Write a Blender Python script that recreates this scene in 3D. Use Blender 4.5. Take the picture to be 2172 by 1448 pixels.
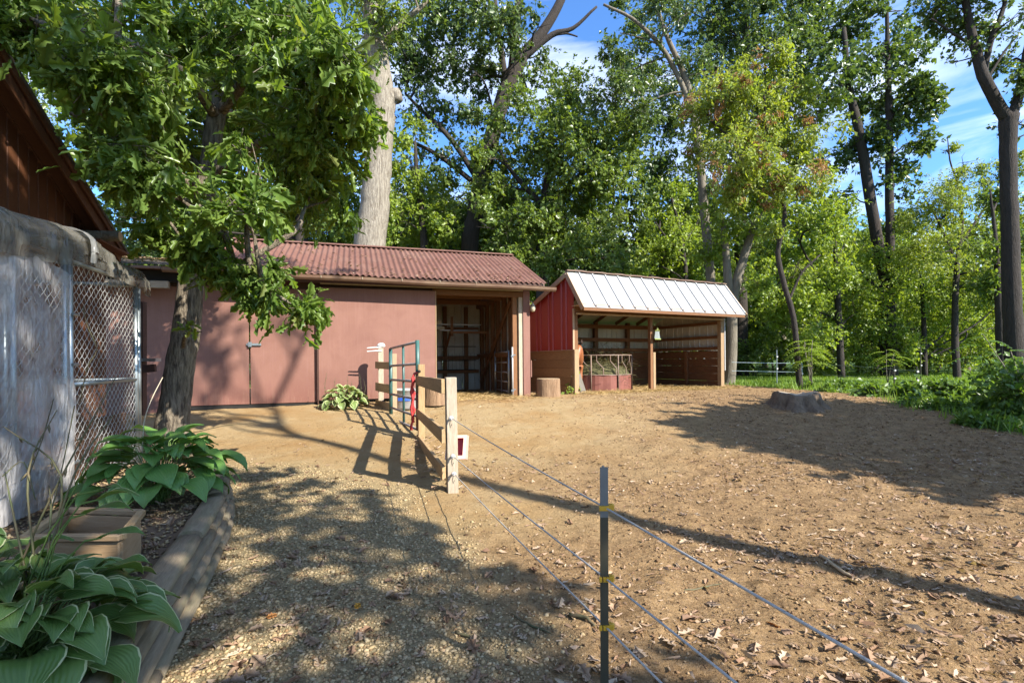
import bpy, bmesh, math, random
import numpy as np
from mathutils import Vector, Matrix

random.seed(7)
RNG = np.random.default_rng(11)
R = math.radians
for o in list(bpy.data.objects):
    bpy.data.objects.remove(o)
SC = bpy.context.scene
COL = SC.collection

# ------------------------------------------------------------------ camera
CAM_Z, FPX, ROLL = 1.5, 1050.0, -0.0088          # eye height, focal length in photo pixels, slight roll
cam_d = bpy.data.cameras.new('camera')
cam = bpy.data.objects.new('camera', cam_d)
COL.objects.link(cam)
cam_d.sensor_width = 36.0
cam_d.lens = FPX / 2172.0 * 36.0
cam_d.shift_y = 40.5 / 2172.0
cam_d.clip_start = 0.05
cam_d.clip_end = 2000
cam.matrix_world = Matrix.Translation((0, 0, CAM_Z)) @ Matrix.Rotation(R(90), 4, 'X') @ Matrix.Rotation(ROLL, 4, 'Z')
SC.camera = cam

# ------------------------------------------------------------------ light
SUN = Vector((0.80, -0.60, 0.75)).normalized()
sun_el = math.asin(SUN.z)
sun_az = math.atan2(SUN.x, SUN.y)
sun_d = bpy.data.lights.new('sun', 'SUN')
sun_d.energy = 4.7
sun_d.angle = R(0.53)
sun_d.color = (1.0, 0.95, 0.86)
sun = bpy.data.objects.new('sun', sun_d)
COL.objects.link(sun)
sun.location = (20, -14, 18)
sun.rotation_euler = SUN.to_track_quat('Z', 'Y').to_euler()

world = bpy.data.worlds.new('World')
SC.world = world
world.use_nodes = True
wn, wl = world.node_tree.nodes, world.node_tree.links
wn.clear()
w_out = wn.new('ShaderNodeOutputWorld')
w_bg = wn.new('ShaderNodeBackground')
w_sky = wn.new('ShaderNodeTexSky')
w_sky.sky_type = 'NISHITA'
w_sky.sun_disc = False
w_sky.sun_elevation = sun_el
w_sky.sun_rotation = sun_az
w_sky.air_density = 1.0
w_sky.dust_density = 0.25
w_sky.ozone_density = 5.5
w_tc = wn.new('ShaderNodeTexCoord')
w_map = wn.new('ShaderNodeMapping')
w_map.inputs['Scale'].default_value = (1.2, 2.2, 6.5)
w_map.inputs['Rotation'].default_value = (0.1, 0.25, 0.5)
w_noise = wn.new('ShaderNodeTexNoise')
w_noise.inputs['Scale'].default_value = 1.7
w_noise.inputs['Detail'].default_value = 7
w_noise.inputs['Roughness'].default_value = 0.55
w_noise.inputs['Distortion'].default_value = 0.4
w_ramp = wn.new('ShaderNodeValToRGB')
w_ramp.color_ramp.elements[0].position = 0.44
w_ramp.color_ramp.elements[0].color = (0, 0, 0, 1)
w_ramp.color_ramp.elements[1].position = 0.70
w_ramp.color_ramp.elements[1].color = (0.46, 0.46, 0.46, 1)
w_mix = wn.new('ShaderNodeMix')
w_mix.data_type = 'RGBA'
w_mix.inputs[7].default_value = (6.4, 6.3, 6.1, 1)
wl.new(w_tc.outputs['Generated'], w_map.inputs['Vector'])
wl.new(w_map.outputs['Vector'], w_noise.inputs['Vector'])
wl.new(w_noise.outputs['Fac'], w_ramp.inputs['Fac'])
wl.new(w_ramp.outputs['Color'], w_mix.inputs[0])
w_deep = wn.new('ShaderNodeMix'); w_deep.data_type = 'RGBA'; w_deep.blend_type = 'MULTIPLY'
w_deep.inputs[0].default_value = 1.0; w_deep.inputs[7].default_value = (.52, .70, .86, 1)
wl.new(w_sky.outputs['Color'], w_deep.inputs[6])
wl.new(w_deep.outputs[2], w_mix.inputs[6])
wl.new(w_mix.outputs[2], w_bg.inputs['Color'])
w_bg.inputs['Strength'].default_value = 0.15
wl.new(w_bg.outputs['Background'], w_out.inputs['Surface'])

SC.view_settings.view_transform = 'Standard'
SC.view_settings.look = 'None'
SC.view_settings.gamma = 1
SC.view_settings.use_curve_mapping = False
SC.view_settings.exposure = 1.5
SC.render.engine = 'CYCLES'
SC.cycles.max_bounces = 8
SC.cycles.diffuse_bounces = 4
SC.cycles.glossy_bounces = 2
SC.cycles.transmission_bounces = 4
SC.cycles.transparent_max_bounces = 12
SC.cycles.use_denoising = True
SC.cycles.caustics_reflective = False
SC.cycles.caustics_refractive = False

# ------------------------------------------------------------------ coordinates
def at(px, py, Y):
    """photo pixel at distance Y -> world point"""
    u = (px - 1086.0) / FPX
    v = (724.0 + 40.5 - py) / FPX
    return Vector(((u - ROLL * v) * Y, Y, CAM_Z + (v + ROLL * u) * Y))

_gy = np.array([-30, 3, 5.4, 7, 8.5, 10.5, 11.8, 14, 17, 25, 2000.])
_gv = np.array([0, 0, .07, .12, .2, .4, .52, .53, .5, .5, .5])
def gz(y):
    return np.interp(y, _gy, _gv)
def ground_at(px, py):
    lo, hi = 1.0, 200.0
    for _ in range(60):
        mid = 0.5 * (lo + hi)
        p = at(px, py, mid)
        if p.z > gz(mid): lo = mid
        else: hi = mid
    p = at(px, py, lo)
    return Vector((p.x, p.y, float(gz(p.y))))

def _hash(ix, iy, seed):
    h = (ix.astype(np.int64) * 374761393 + iy.astype(np.int64) * 668265263 + seed * 1442695041) & 0x7fffffff
    h = ((h ^ (h >> 13)) * 1274126177) & 0x7fffffff
    return ((h ^ (h >> 16)) & 0xffff) / 65535.0
def vnoise(x, y, seed=0):
    x = np.asarray(x, float); y = np.asarray(y, float)
    ix, iy = np.floor(x), np.floor(y)
    fx, fy = x - ix, y - iy
    fx = fx * fx * (3 - 2 * fx); fy = fy * fy * (3 - 2 * fy)
    a = _hash(ix, iy, seed); b = _hash(ix + 1, iy, seed); c = _hash(ix, iy + 1, seed); d = _hash(ix + 1, iy + 1, seed)
    return (a * (1 - fx) + b * fx) * (1 - fy) + (c * (1 - fx) + d * fx) * fy
def fbm(x, y, seed=0, octv=4):
    s = 0; a = 0.5
    for k in range(octv):
        s = s + a * vnoise(np.asarray(x) * 2 ** k, np.asarray(y) * 2 ** k, seed + k); a *= 0.5
    return s

# ------------------------------------------------------------------ object helpers
def tag(o, label=None, cat=None, group=None, kind=None):
    if label: o['label'] = label
    if cat: o['category'] = cat
    if group: o['group'] = group
    if kind: o['kind'] = kind
    return o
def thing(name, loc, label, cat, group=None, kind='thing'):
    o = bpy.data.objects.new(name, None)
    o.empty_display_size = 0.2
    COL.objects.link(o)
    o.location = loc
    return tag(o, label, cat, group, kind)
def org(o):
    v = Vector((0, 0, 0))
    while o is not None:
        v = v + o.location
        o = o.parent
    return v
def link(name, me, parent=None, loc=(0, 0, 0), rot=None):
    o = bpy.data.objects.new(name, me)
    COL.objects.link(o)
    o.location = loc
    if rot is not None: o.rotation_euler = rot
    if parent is not None: o.parent = parent
    return o
def np_mesh(name, V, F, mat, smooth=False, tint=None, uv=None, mats=None, midx=None):
    """V (n,3), F (m,k) all faces with k corners (or a list of such arrays)"""
    Fs = F if isinstance(F, list) else [F]
    Fs = [np.asarray(f, np.int32) for f in Fs if len(f)]
    me = bpy.data.meshes.new(name)
    V = np.asarray(V, np.float32)
    me.vertices.add(len(V)); me.vertices.foreach_set('co', V.ravel())
    idx = np.concatenate([f.ravel() for f in Fs])
    tot = np.concatenate([np.full(len(f), f.shape[1], np.int32) for f in Fs])
    st = np.concatenate([[0], np.cumsum(tot)[:-1]]).astype(np.int32)
    me.loops.add(len(idx)); me.loops.foreach_set('vertex_index', idx.astype(np.int32))
    me.polygons.add(len(tot)); me.polygons.foreach_set('loop_start', st); me.polygons.foreach_set('loop_total', tot)
    if smooth: me.polygons.foreach_set('use_smooth', np.ones(len(tot), bool))
    if midx is not None: me.polygons.foreach_set('material_index', np.asarray(midx, np.int32))
    if tint is not None:
        a = me.attributes.new('tint', 'FLOAT', 'FACE'); a.data.foreach_set('value', np.asarray(tint, np.float32))
    if uv is not None:
        l = me.uv_layers.new(name='UVMap'); l.data.foreach_set('uv', np.asarray(uv, np.float32)[idx].ravel())
    me.update(calc_edges=True)
    for m in (mats or [mat]): me.materials.append(m)
    return me

class MB:
    """collects shapes in world space; build() links them as one mesh object"""
    def __init__(s): s.v = []; s.f = []
    def add(s, vs, fs):
        b = len(s.v); s.v += [tuple(v) for v in vs]; s.f += [tuple(i + b for i in f) for f in fs]; return s
    def box(s, c, size, M=None):
        hx, hy, hz = size[0] / 2, size[1] / 2, size[2] / 2
        vs = [Vector((x, y, z)) for x in (-hx, hx) for y in (-hy, hy) for z in (-hz, hz)]
        if M is not None: vs = [M @ v for v in vs]
        c = Vector(c)
        return s.add([v + c for v in vs], [(0, 1, 3, 2), (4, 6, 7, 5), (0, 4, 5, 1), (2, 3, 7, 6), (0, 2, 6, 4), (1, 5, 7, 3)])
    def beam(s, p0, p1, w, h, up=(0, 0, 1)):
        M, L = axes(p0, p1, up)
        return s.box((Vector(p0) + Vector(p1)) / 2, (L, w, h), M)
    def tube(s, pts, r, n=8, cap=True):
        pts = [Vector(p) for p in pts]; m = len(pts)
        rs = r if isinstance(r, (list, tuple)) else [r] * m
        vs, fs = [], []
        prev = None
        for i, p in enumerate(pts):
            t = (pts[min(i + 1, m - 1)] - pts[max(i - 1, 0)])
            t = t.normalized() if t.length > 1e-9 else Vector((0, 0, 1))
            if prev is None:
                a = t.orthogonal().normalized()
            else:
                a = prev - t * prev.dot(t)
                a = a.normalized() if a.length > 1e-6 else t.orthogonal().normalized()
            prev = a; b = t.cross(a)
            for k in range(n):
                q = 2 * math.pi * k / n
                vs.append(p + (a * math.cos(q) + b * math.sin(q)) * rs[i])
        for i in range(m - 1):
            for k in range(n):
                k2 = (k + 1) % n
                fs.append((i * n + k, i * n + k2, (i + 1) * n + k2, (i + 1) * n + k))
        if cap:
            fs.append(tuple(range(n))[::-1]); fs.append(tuple((m - 1) * n + k for k in range(n)))
        return s.add(vs, fs)
    def lathe(s, c, prof, n=14, wob=0, seed=0):
        rr = random.Random(seed); c = Vector(c); vs, fs = [], []
        off = [1 + wob * rr.uniform(-1, 1) for _ in range(n)]
        for (r, z) in prof:
            for k in range(n):
                q = 2 * math.pi * k / n
                vs.append(c + Vector((r * off[k] * math.cos(q), r * off[k] * math.sin(q), z)))
        for i in range(len(prof) - 1):
            for k in range(n):
                k2 = (k + 1) % n
                fs.append((i * n + k, i * n + k2, (i + 1) * n + k2, (i + 1) * n + k))
        fs.append(tuple(range(n))[::-1]); fs.append(tuple((len(prof) - 1) * n + k for k in range(n)))
        return s.add(vs, fs)
    def build(s, name, mat, parent=None, smooth=False, own=False, kind=None):
        me = bpy.data.meshes.new(name)
        if parent is not None: o3 = org(parent); loc = (0, 0, 0)
        else:
            a = np.array(s.v); mn, mx = a.min(0), a.max(0)
            o3 = Vector(((mn[0] + mx[0]) / 2, (mn[1] + mx[1]) / 2, mn[2])); loc = o3
        me.from_pydata([tuple(Vector(v) - o3) for v in s.v], [], s.f)
        if smooth: me.polygons.foreach_set('use_smooth', [True] * len(me.polygons))
        me.materials.append(mat)
        o = link(name, me, parent, loc)
        if kind: o['kind'] = kind
        return o

def axes(p0, p1, up=(0, 0, 1)):
    d = Vector(p1) - Vector(p0); L = d.length; x = d / L
    up = Vector(up)
    if abs(x.dot(up)) > 0.98: up = Vector((0, 1, 0)) if abs(x.y) < 0.9 else Vector((1, 0, 0))
    y = up.cross(x).normalized(); z = x.cross(y)
    return Matrix((x, y, z)).transposed(), L
_cb = {}
def cbox_mesh(lx, ly, lz, c, mat):
    key = (round(lx, 3), round(ly, 3), round(lz, 3), round(c, 4), mat.name)
    if key in _cb: return _cb[key]
    c = min(c, lx * .4, ly * .4, lz * .4)
    bm = bmesh.new(); bmesh.ops.create_cube(bm, size=1.0)
    for v in bm.verts: v.co = (v.co.x * lx, v.co.y * ly, v.co.z * lz)
    if c > 0: bmesh.ops.bevel(bm, geom=list(bm.edges), offset=c, segments=1, affect='EDGES', profile=.5)
    me = bpy.data.meshes.new('board'); bm.to_mesh(me); bm.free(); me.materials.append(mat)
    _cb[key] = me
    return me
def board(name, p0, p1, w, h, mat, parent=None, up=(0, 0, 1), c=0.004):
    """a sawn board as its own object; local X runs along the grain, w across, h along up"""
    M, L = axes(p0, p1, up)
    me = cbox_mesh(L, w, h, c, mat)
    mid = (Vector(p0) + Vector(p1)) / 2
    if parent is not None: mid = mid - org(parent)
    o = link(name, me, parent)
    o.matrix_basis = Matrix.Translation(mid) @ M.to_4x4()
    return o

# ------------------------------------------------------------------ materials
def _new(name):
    m = bpy.data.materials.new(name); m.use_nodes = True
    nt = m.node_tree; nt.nodes.clear()
    out = nt.nodes.new('ShaderNodeOutputMaterial'); return m, nt, out
def _mixrgb(nt, fac, a, b, blend='MIX'):
    n = nt.nodes.new('ShaderNodeMix'); n.data_type = 'RGBA'; n.blend_type = blend
    for sock, val in ((n.inputs[0], fac), (n.inputs[6], a), (n.inputs[7], b)):
        if isinstance(val, (int, float)): sock.default_value = val
        elif isinstance(val, tuple): sock.default_value = (*val, 1) if len(val) == 3 else val
        else: nt.links.new(val, sock)
    return n.outputs[2]
def _noise(nt, vec, scale, detail=4, rough=.55, dist=0):
    n = nt.nodes.new('ShaderNodeTexNoise'); n.inputs['Scale'].default_value = scale
    n.inputs['Detail'].default_value = detail; n.inputs['Roughness'].default_value = rough; n.inputs['Distortion'].default_value = dist
    if vec is not None: nt.links.new(vec, n.inputs['Vector'])
    return n.outputs['Fac']
def _ramp(nt, fac, p0, p1, c0=(0, 0, 0), c1=(1, 1, 1)):
    n = nt.nodes.new('ShaderNodeValToRGB'); e = n.color_ramp.elements
    e[0].position = p0; e[1].position = p1; e[0].color = (*c0, 1); e[1].color = (*c1, 1)
    nt.links.new(fac, n.inputs['Fac']); return n.outputs['Color']
def _coords(nt, stretch=(1, 1, 1), kind='Object'):
    tc = nt.nodes.new('ShaderNodeTexCoord'); mp = nt.nodes.new('ShaderNodeMapping')
    mp.inputs['Scale'].default_value = stretch
    nt.links.new(tc.outputs[kind], mp.inputs['Vector']); return mp.outputs['Vector']
def _bump(nt, h, strength, dist=.01, normal=None):
    b = nt.nodes.new('ShaderNodeBump'); b.inputs['Strength'].default_value = strength; b.inputs['Distance'].default_value = dist
    nt.links.new(h, b.inputs['Height'])
    if normal is not None: nt.links.new(normal, b.inputs['Normal'])
    return b.outputs['Normal']
def pm(name, c1, c2, scale=6, rough=.7, bump=.3, stretch=(1, 1, 1), metal=0, spec=.4, dirt=None, dirt_amt=.5, rnd=.12, lo=.3, hi=.7, bscale=None, bdist=.01):
    c1, c2 = tuple(q * .84 for q in c1), tuple(q * .84 for q in c2)
    dirt = tuple(q * .84 for q in dirt) if dirt else None
    m, nt, out = _new(name)
    bs = nt.nodes.new('ShaderNodeBsdfPrincipled')
    v = _coords(nt, stretch)
    oi = nt.nodes.new('ShaderNodeObjectInfo')
    add = nt.nodes.new('ShaderNodeVectorMath'); add.operation = 'ADD'
    comb = nt.nodes.new('ShaderNodeVectorMath'); comb.operation = 'SCALE'; comb.inputs['Scale'].default_value = 37.0
    cx = nt.nodes.new('ShaderNodeCombineXYZ')
    for k in range(3): nt.links.new(oi.outputs['Random'], cx.inputs[k])
    nt.links.new(cx.outputs[0], comb.inputs[0]); nt.links.new(v, add.inputs[0]); nt.links.new(comb.outputs[0], add.inputs[1])
    v = add.outputs[0]
    n1 = _noise(nt, v, scale, 6, .62, .3)
    col = _mixrgb(nt, _ramp(nt, n1, lo, hi), c1, c2)
    if dirt:
        n2 = _noise(nt, v, scale * .22, 5, .6)
        col = _mixrgb(nt, _mul(nt, _ramp(nt, n2, .45, .75), dirt_amt), col, dirt)
    if rnd:
        hs = nt.nodes.new('ShaderNodeHueSaturation')
        mr = nt.nodes.new('ShaderNodeMapRange'); mr.inputs[3].default_value = 1 - rnd; mr.inputs[4].default_value = 1 + rnd
        nt.links.new(oi.outputs['Random'], mr.inputs[0]); nt.links.new(mr.outputs[0], hs.inputs['Value']); nt.links.new(col, hs.inputs['Color'])
        col = hs.outputs['Color']
    nt.links.new(col, bs.inputs['Base Color'])
    bs.inputs['Roughness'].default_value = rough; bs.inputs['Metallic'].default_value = metal
    bs.inputs['Specular IOR Level'].default_value = spec
    if bump:
        nt.links.new(_bump(nt, _noise(nt, v, bscale or scale * 2.5, 6, .65), bump, bdist), bs.inputs['Normal'])
    nt.links.new(bs.outputs[0], out.inputs[0])
    return m
def _mul(nt, a, k):
    n = nt.nodes.new('ShaderNodeMath'); n.operation = 'MULTIPLY'; nt.links.new(a, n.inputs[0])
    if isinstance(k, (int, float)): n.inputs[1].default_value = k
    else: nt.links.new(k, n.inputs[1])
    return n.outputs[0]
def leafmat(name, cols, trans=.45, rough=.45, spec=.4, tcol=(1.25, 1.2, .45)):
    """cols: three colours picked by the per-leaf tint"""
    m, nt, out = _new(name)
    at_ = nt.nodes.new('ShaderNodeAttribute'); at_.attribute_name = 'tint'
    rp = nt.nodes.new('ShaderNodeValToRGB'); e = rp.color_ramp.elements
    e[0].position = 0; e[0].color = (*cols[0], 1); e[1].position = 1; e[1].color = (*cols[-1], 1)
    for k in range(1, len(cols) - 1):
        q = e.new(k / (len(cols) - 1)); q.color = (*cols[k], 1)
    nt.links.new(at_.outputs['Fac'], rp.inputs['Fac'])
    bs = nt.nodes.new('ShaderNodeBsdfPrincipled'); nt.links.new(rp.outputs[0], bs.inputs['Base Color'])
    bs.inputs['Roughness'].default_value = rough; bs.inputs['Specular IOR Level'].default_value = spec
    tr = nt.nodes.new('ShaderNodeBsdfTranslucent')
    nt.links.new(_mixrgb(nt, 1.0, rp.outputs[0], tcol, 'MULTIPLY'), tr.inputs['Color'])
    mx = nt.nodes.new('ShaderNodeMixShader'); mx.inputs[0].default_value = trans
    nt.links.new(bs.outputs[0], mx.inputs[1]); nt.links.new(tr.outputs[0], mx.inputs[2]); nt.links.new(mx.outputs[0], out.inputs[0])
    return m

# ------------------------------------------------------------------ materials used by the built things
WOODV = (1.2, 9, 9)      # grain along local X of a board
M = {}
M['pine'] = pm('pine_wood', (.40, .27, .15), (.30, .185, .09), 5, .75, .35, WOODV, rnd=.12)
M['brown_wood'] = pm('brown_framing_wood', (.23, .105, .04), (.15, .065, .025), 5, .8, .3, WOODV, rnd=.15)
M['grey_wood'] = pm('weathered_grey_wood', (.50, .42, .31), (.34, .27, .19), 6, .85, .5, WOODV, rnd=.08)
M['rail_wood'] = pm('treated_rail_wood', (.50, .34, .17), (.36, .225, .10), 5, .8, .45, WOODV, dirt=(.19, .13, .08), rnd=.08)
M['timber'] = pm('landscape_timber', (.30, .235, .15), (.20, .15, .095), 6, .85, .5, WOODV, dirt=(.16, .155, .075), dirt_amt=.7, rnd=.1)
def painted_panel():
    """faded barn paint, darker and grainy where rain splashes the foot of the panel (local X is up)"""
    m, nt, out = _new('faded_red_paint'); bs = nt.nodes.new('ShaderNodeBsdfPrincipled'); v = _coords(nt)
    st = _noise(nt, _coords(nt, (.5, 9, 9)), 3, 5, .6); bl = _noise(nt, v, 1.6, 6, .6, .6); fine = _noise(nt, _coords(nt, (1, 14, 14)), 9, 5, .7)
    c = _mixrgb(nt, _ramp(nt, bl, .35, .68), (.216, .106, .077), (.18, .083, .060))
    c = _mixrgb(nt, _mul(nt, _ramp(nt, st, .48, .75), .45), c, (.24, .125, .10))
    sx = nt.nodes.new('ShaderNodeSeparateXYZ'); nt.links.new(v, sx.inputs[0])
    mr = nt.nodes.new('ShaderNodeMapRange'); mr.inputs[1].default_value = -.55; mr.inputs[2].default_value = -1.3; nt.links.new(sx.outputs['X'], mr.inputs[0])
    w = _mul(nt, mr.outputs[0], _ramp(nt, st, .30, .62))
    c = _mixrgb(nt, _mul(nt, w, .75), c, (.145, .052, .038))
    c = _mixrgb(nt, _mul(nt, _mul(nt, mr.outputs[0], mr.outputs[0]), _ramp(nt, fine, .55, .68)), c, (.25, .15, .10))
    nt.links.new(c, bs.inputs['Base Color']); bs.inputs['Roughness'].default_value = .72; bs.inputs['Specular IOR Level'].default_value = .35
    nt.links.new(_bump(nt, fine, .25, .006), bs.inputs['Normal']); nt.links.new(bs.outputs[0], out.inputs[0]); return m
M['pink'] = painted_panel()
M['dark_trim'] = pm('dark_brown_trim', (.10, .045, .03), (.065, .03, .02), 6, .7, .2, rnd=.1)
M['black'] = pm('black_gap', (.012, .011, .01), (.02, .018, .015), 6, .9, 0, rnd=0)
M['cream'] = pm('cream_track', (.50, .43, .30), (.38, .31, .21), 8, .6, .1, rnd=.05)
M['gutter'] = pm('brown_gutter', (.19, .11, .07), (.14, .078, .05), 7, .45, .05, rnd=.03, dirt=(.3, .22, .14))
M['corr'] = pm('brown_corrugated_sheet', (.185, .085, .06), (.135, .058, .04), 5, .8, .15, dirt=(.22, .125, .09), dirt_amt=.6, rnd=.06)
M['white_metal'] = pm('white_wall_panel', (.62, .58, .49), (.5, .46, .38), 3, .5, .05, dirt=(.33, .27, .19), dirt_amt=.6, rnd=.04)
M['white_roof'] = pm('white_roof_panel', (.48, .475, .46), (.42, .415, .40), 4, .42, .03, rnd=.02, spec=.5)
M['red_metal'] = pm('red_siding', (.36, .036, .026), (.31, .03, .022), 3, .42, .03, rnd=.03, spec=.5)
M['tan_trim'] = pm('tan_trim', (.46, .31, .19), (.38, .24, .14), 6, .6, .1, rnd=.05)
M['shingle'] = pm('old_shingle', (.10, .08, .06), (.055, .045, .035), 14, .95, .5, rnd=.3)
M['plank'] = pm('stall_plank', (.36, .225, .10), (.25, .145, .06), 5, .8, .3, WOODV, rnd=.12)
M['plank_dark'] = pm('dark_stall_plank', (.20, .085, .032), (.13, .052, .02), 5, .8, .3, WOODV, rnd=.15)  # darker, redder brown than the other stall planks
M['galv'] = pm('galvanised_steel', (.42, .46, .47), (.33, .37, .38), 9, .38, .04, metal=.7, rnd=.04)
M['green_paint'] = pm('green_gate_paint', (.028, .095, .082), (.05, .125, .11), 8, .42, .05, rnd=.05, spec=.5)
M['worn_tube'] = pm('worn_gate_tube', (.22, .17, .15), (.32, .30, .29), 14, .5, .05, rnd=.08)
M['red_rope'] = pm('red_rope', (.50, .045, .04), (.36, .03, .03), 40, .85, .3, rnd=.05)
M['feeder_red'] = pm('rust_red_sheet', (.24, .085, .06), (.17, .055, .038), 4, .65, .1, rnd=.05)
M['bark_oak'] = pm('oak_bark', (.38, .31, .22), (.10, .076, .054), 16, .95, 1.0, (1.6, 1.6, .28), dirt=(.17, .165, .09), dirt_amt=.4, rnd=.05, lo=.38, hi=.62, bdist=.05)
M['bark_pale'] = pm('pale_bark', (.40, .35, .27), (.19, .155, .115), 13, .95, 1.0, (1.6, 1.6, .22), rnd=.05, lo=.38, hi=.64, bdist=.06)
M['bark_dark'] = pm('dark_bark', (.065, .05, .04), (.03, .024, .02), 12, .95, .9, (1.6, 1.6, .25), rnd=.1, bdist=.05)
M['bark_grey'] = pm('grey_bark', (.24, .205, .155), (.13, .11, .08), 8, .95, .8, (1.4, 1.4, .3), rnd=.1, bdist=.04)
M['log_end'] = pm('cut_wood', (.50, .38, .23), (.40, .28, .15), 14, .85, .3, rnd=.05)
M['barn_board'] = pm('barn_brown_board', (.13, .048, .018), (.095, .034, .012), 5, .65, .2, (6, 6, 1), rnd=.08)
M['ceramic'] = pm('white_ceramic', (.74, .72, .68), (.66, .64, .6), 6, .3, 0, rnd=.02, spec=.6)
M['yellow_plastic'] = pm('yellow_plastic', (.62, .36, .03), (.55, .30, .025), 9, .45, .02, rnd=.03)
M['tpost_green'] = pm('dark_green_post_paint', (.035, .035, .022), (.06, .05, .03), 12, .5, .1, (1, 1, .3), rnd=.02)
M['tpost_grey'] = pm('grey_post_top', (.16, .165, .155), (.12, .125, .12), 12, .5, .1, rnd=.02)
M['rope_grey'] = pm('braided_rope', (.60, .57, .52), (.36, .34, .31), 120, .6, .3, rnd=.03)
M['soil'] = pm('bed_soil', (.19, .13, .08), (.12, .08, .05), 7, .95, .9, rnd=0, bdist=.02)

# ------------------------------------------------------------------ ground: one sheet to the horizon
def axis(a, b, step, far, grow=1.35):
    mid = list(np.arange(a, b + 1e-6, step)); lo = []; hi = []; s = step
    p = a
    while p > -far: s *= grow; p -= s; lo.append(p)
    s = step; p = b
    while p < far: s *= grow; p += s; hi.append(p)
    return np.array(lo[::-1] + mid + hi)
gxs = axis(-6.5, 11.5, .06, 600)
ys = [1.2]
while ys[-1] < 24: ys.append(ys[-1] * 1.0095)
_b = [1.2]; s_ = .05
while _b[-1] > -600: s_ *= 1.35; _b.append(_b[-1] - s_)
_c = []; s_ = .4; p_ = ys[-1]
while p_ < 600: s_ *= 1.3; p_ += s_; _c.append(p_)
gys = np.array(_b[:0:-1] + ys + _c)
GX, GY = np.meshgrid(gxs, gys)
def grass_w(x, y):
    """1 where the lawn begins, 0 in the dirt yard"""
    e = (fbm(x * .9, y * .9, 3) - .47) * 2.2
    bx = np.interp(y, [2, 8.3, 11, 14, 17, 19.5, 21], [8.8, 8.6, 8.9, 9.4, 9.0, 7.9, -30])
    d = np.maximum(x - bx, np.where(y > 19.4, (y - 19.4) * 1.0, -9.0)) + e
    # behind the sheds
    return np.clip(d / .7 + .5, 0, 1)
def gravel_w(x, y):
    e = (fbm(x * 1.3, y * 1.3, 21) - .47) * 1.7
    bx = np.interp(y, [-30, 1.5, 2.4, 3.4, 4.5, 5.5, 6.5, 7.5], [.6, .25, .05, -.3, -.75, -1.5, -2.6, -4.5])
    return np.clip((bx - x + e) / .8 + .5, 0, 1) * np.clip((7.3 - y + e) / 1.0, 0, 1)
def dirt_w(x, y):
    """brown trampled dirt on the right against pale sand in the middle"""
    e = (fbm(x * .5, y * .5, 33) - .47) * 3.4
    d = x * .55 - y * .22 + e + .9 + np.clip(4.6 - y, 0, 3) * .9
    return np.clip(d / 1.6 + .5, 0, 1)
def relief(x, y):
    near = np.clip((26 - y) / 6, 0, 1) * np.clip((y + 4) / 3, 0, 1) * (np.abs(x) < 16)
    dw = dirt_w(x, y)
    z = (fbm(x * .6, y * .6, 5) - .47) * .07
    c = fbm(x * 5, y * 5, 9, 4)
    z = z + np.clip(c - .50, 0, 1) * (.06 + .09 * dw) + (fbm(x * 16, y * 16, 14, 2) - .37) * (.010 + .016 * dw)
    return z * near * (1 - .8 * grass_w(x, y)) * (1 - .75 * gravel_w(x, y))
GZ = gz(GY) + relief(GX, GY)
nx, ny = len(gxs), len(gys)
ii = np.arange(nx * ny).reshape(ny, nx)
GF = np.stack([ii[:-1, :-1], ii[:-1, 1:], ii[1:, 1:], ii[1:, :-1]], -1).reshape(-1, 4)
def zat(x, y):
    """ground height with the relief"""
    x = np.asarray(x, float); y = np.asarray(y, float)
    return gz(y) + relief(x, y)

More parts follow.
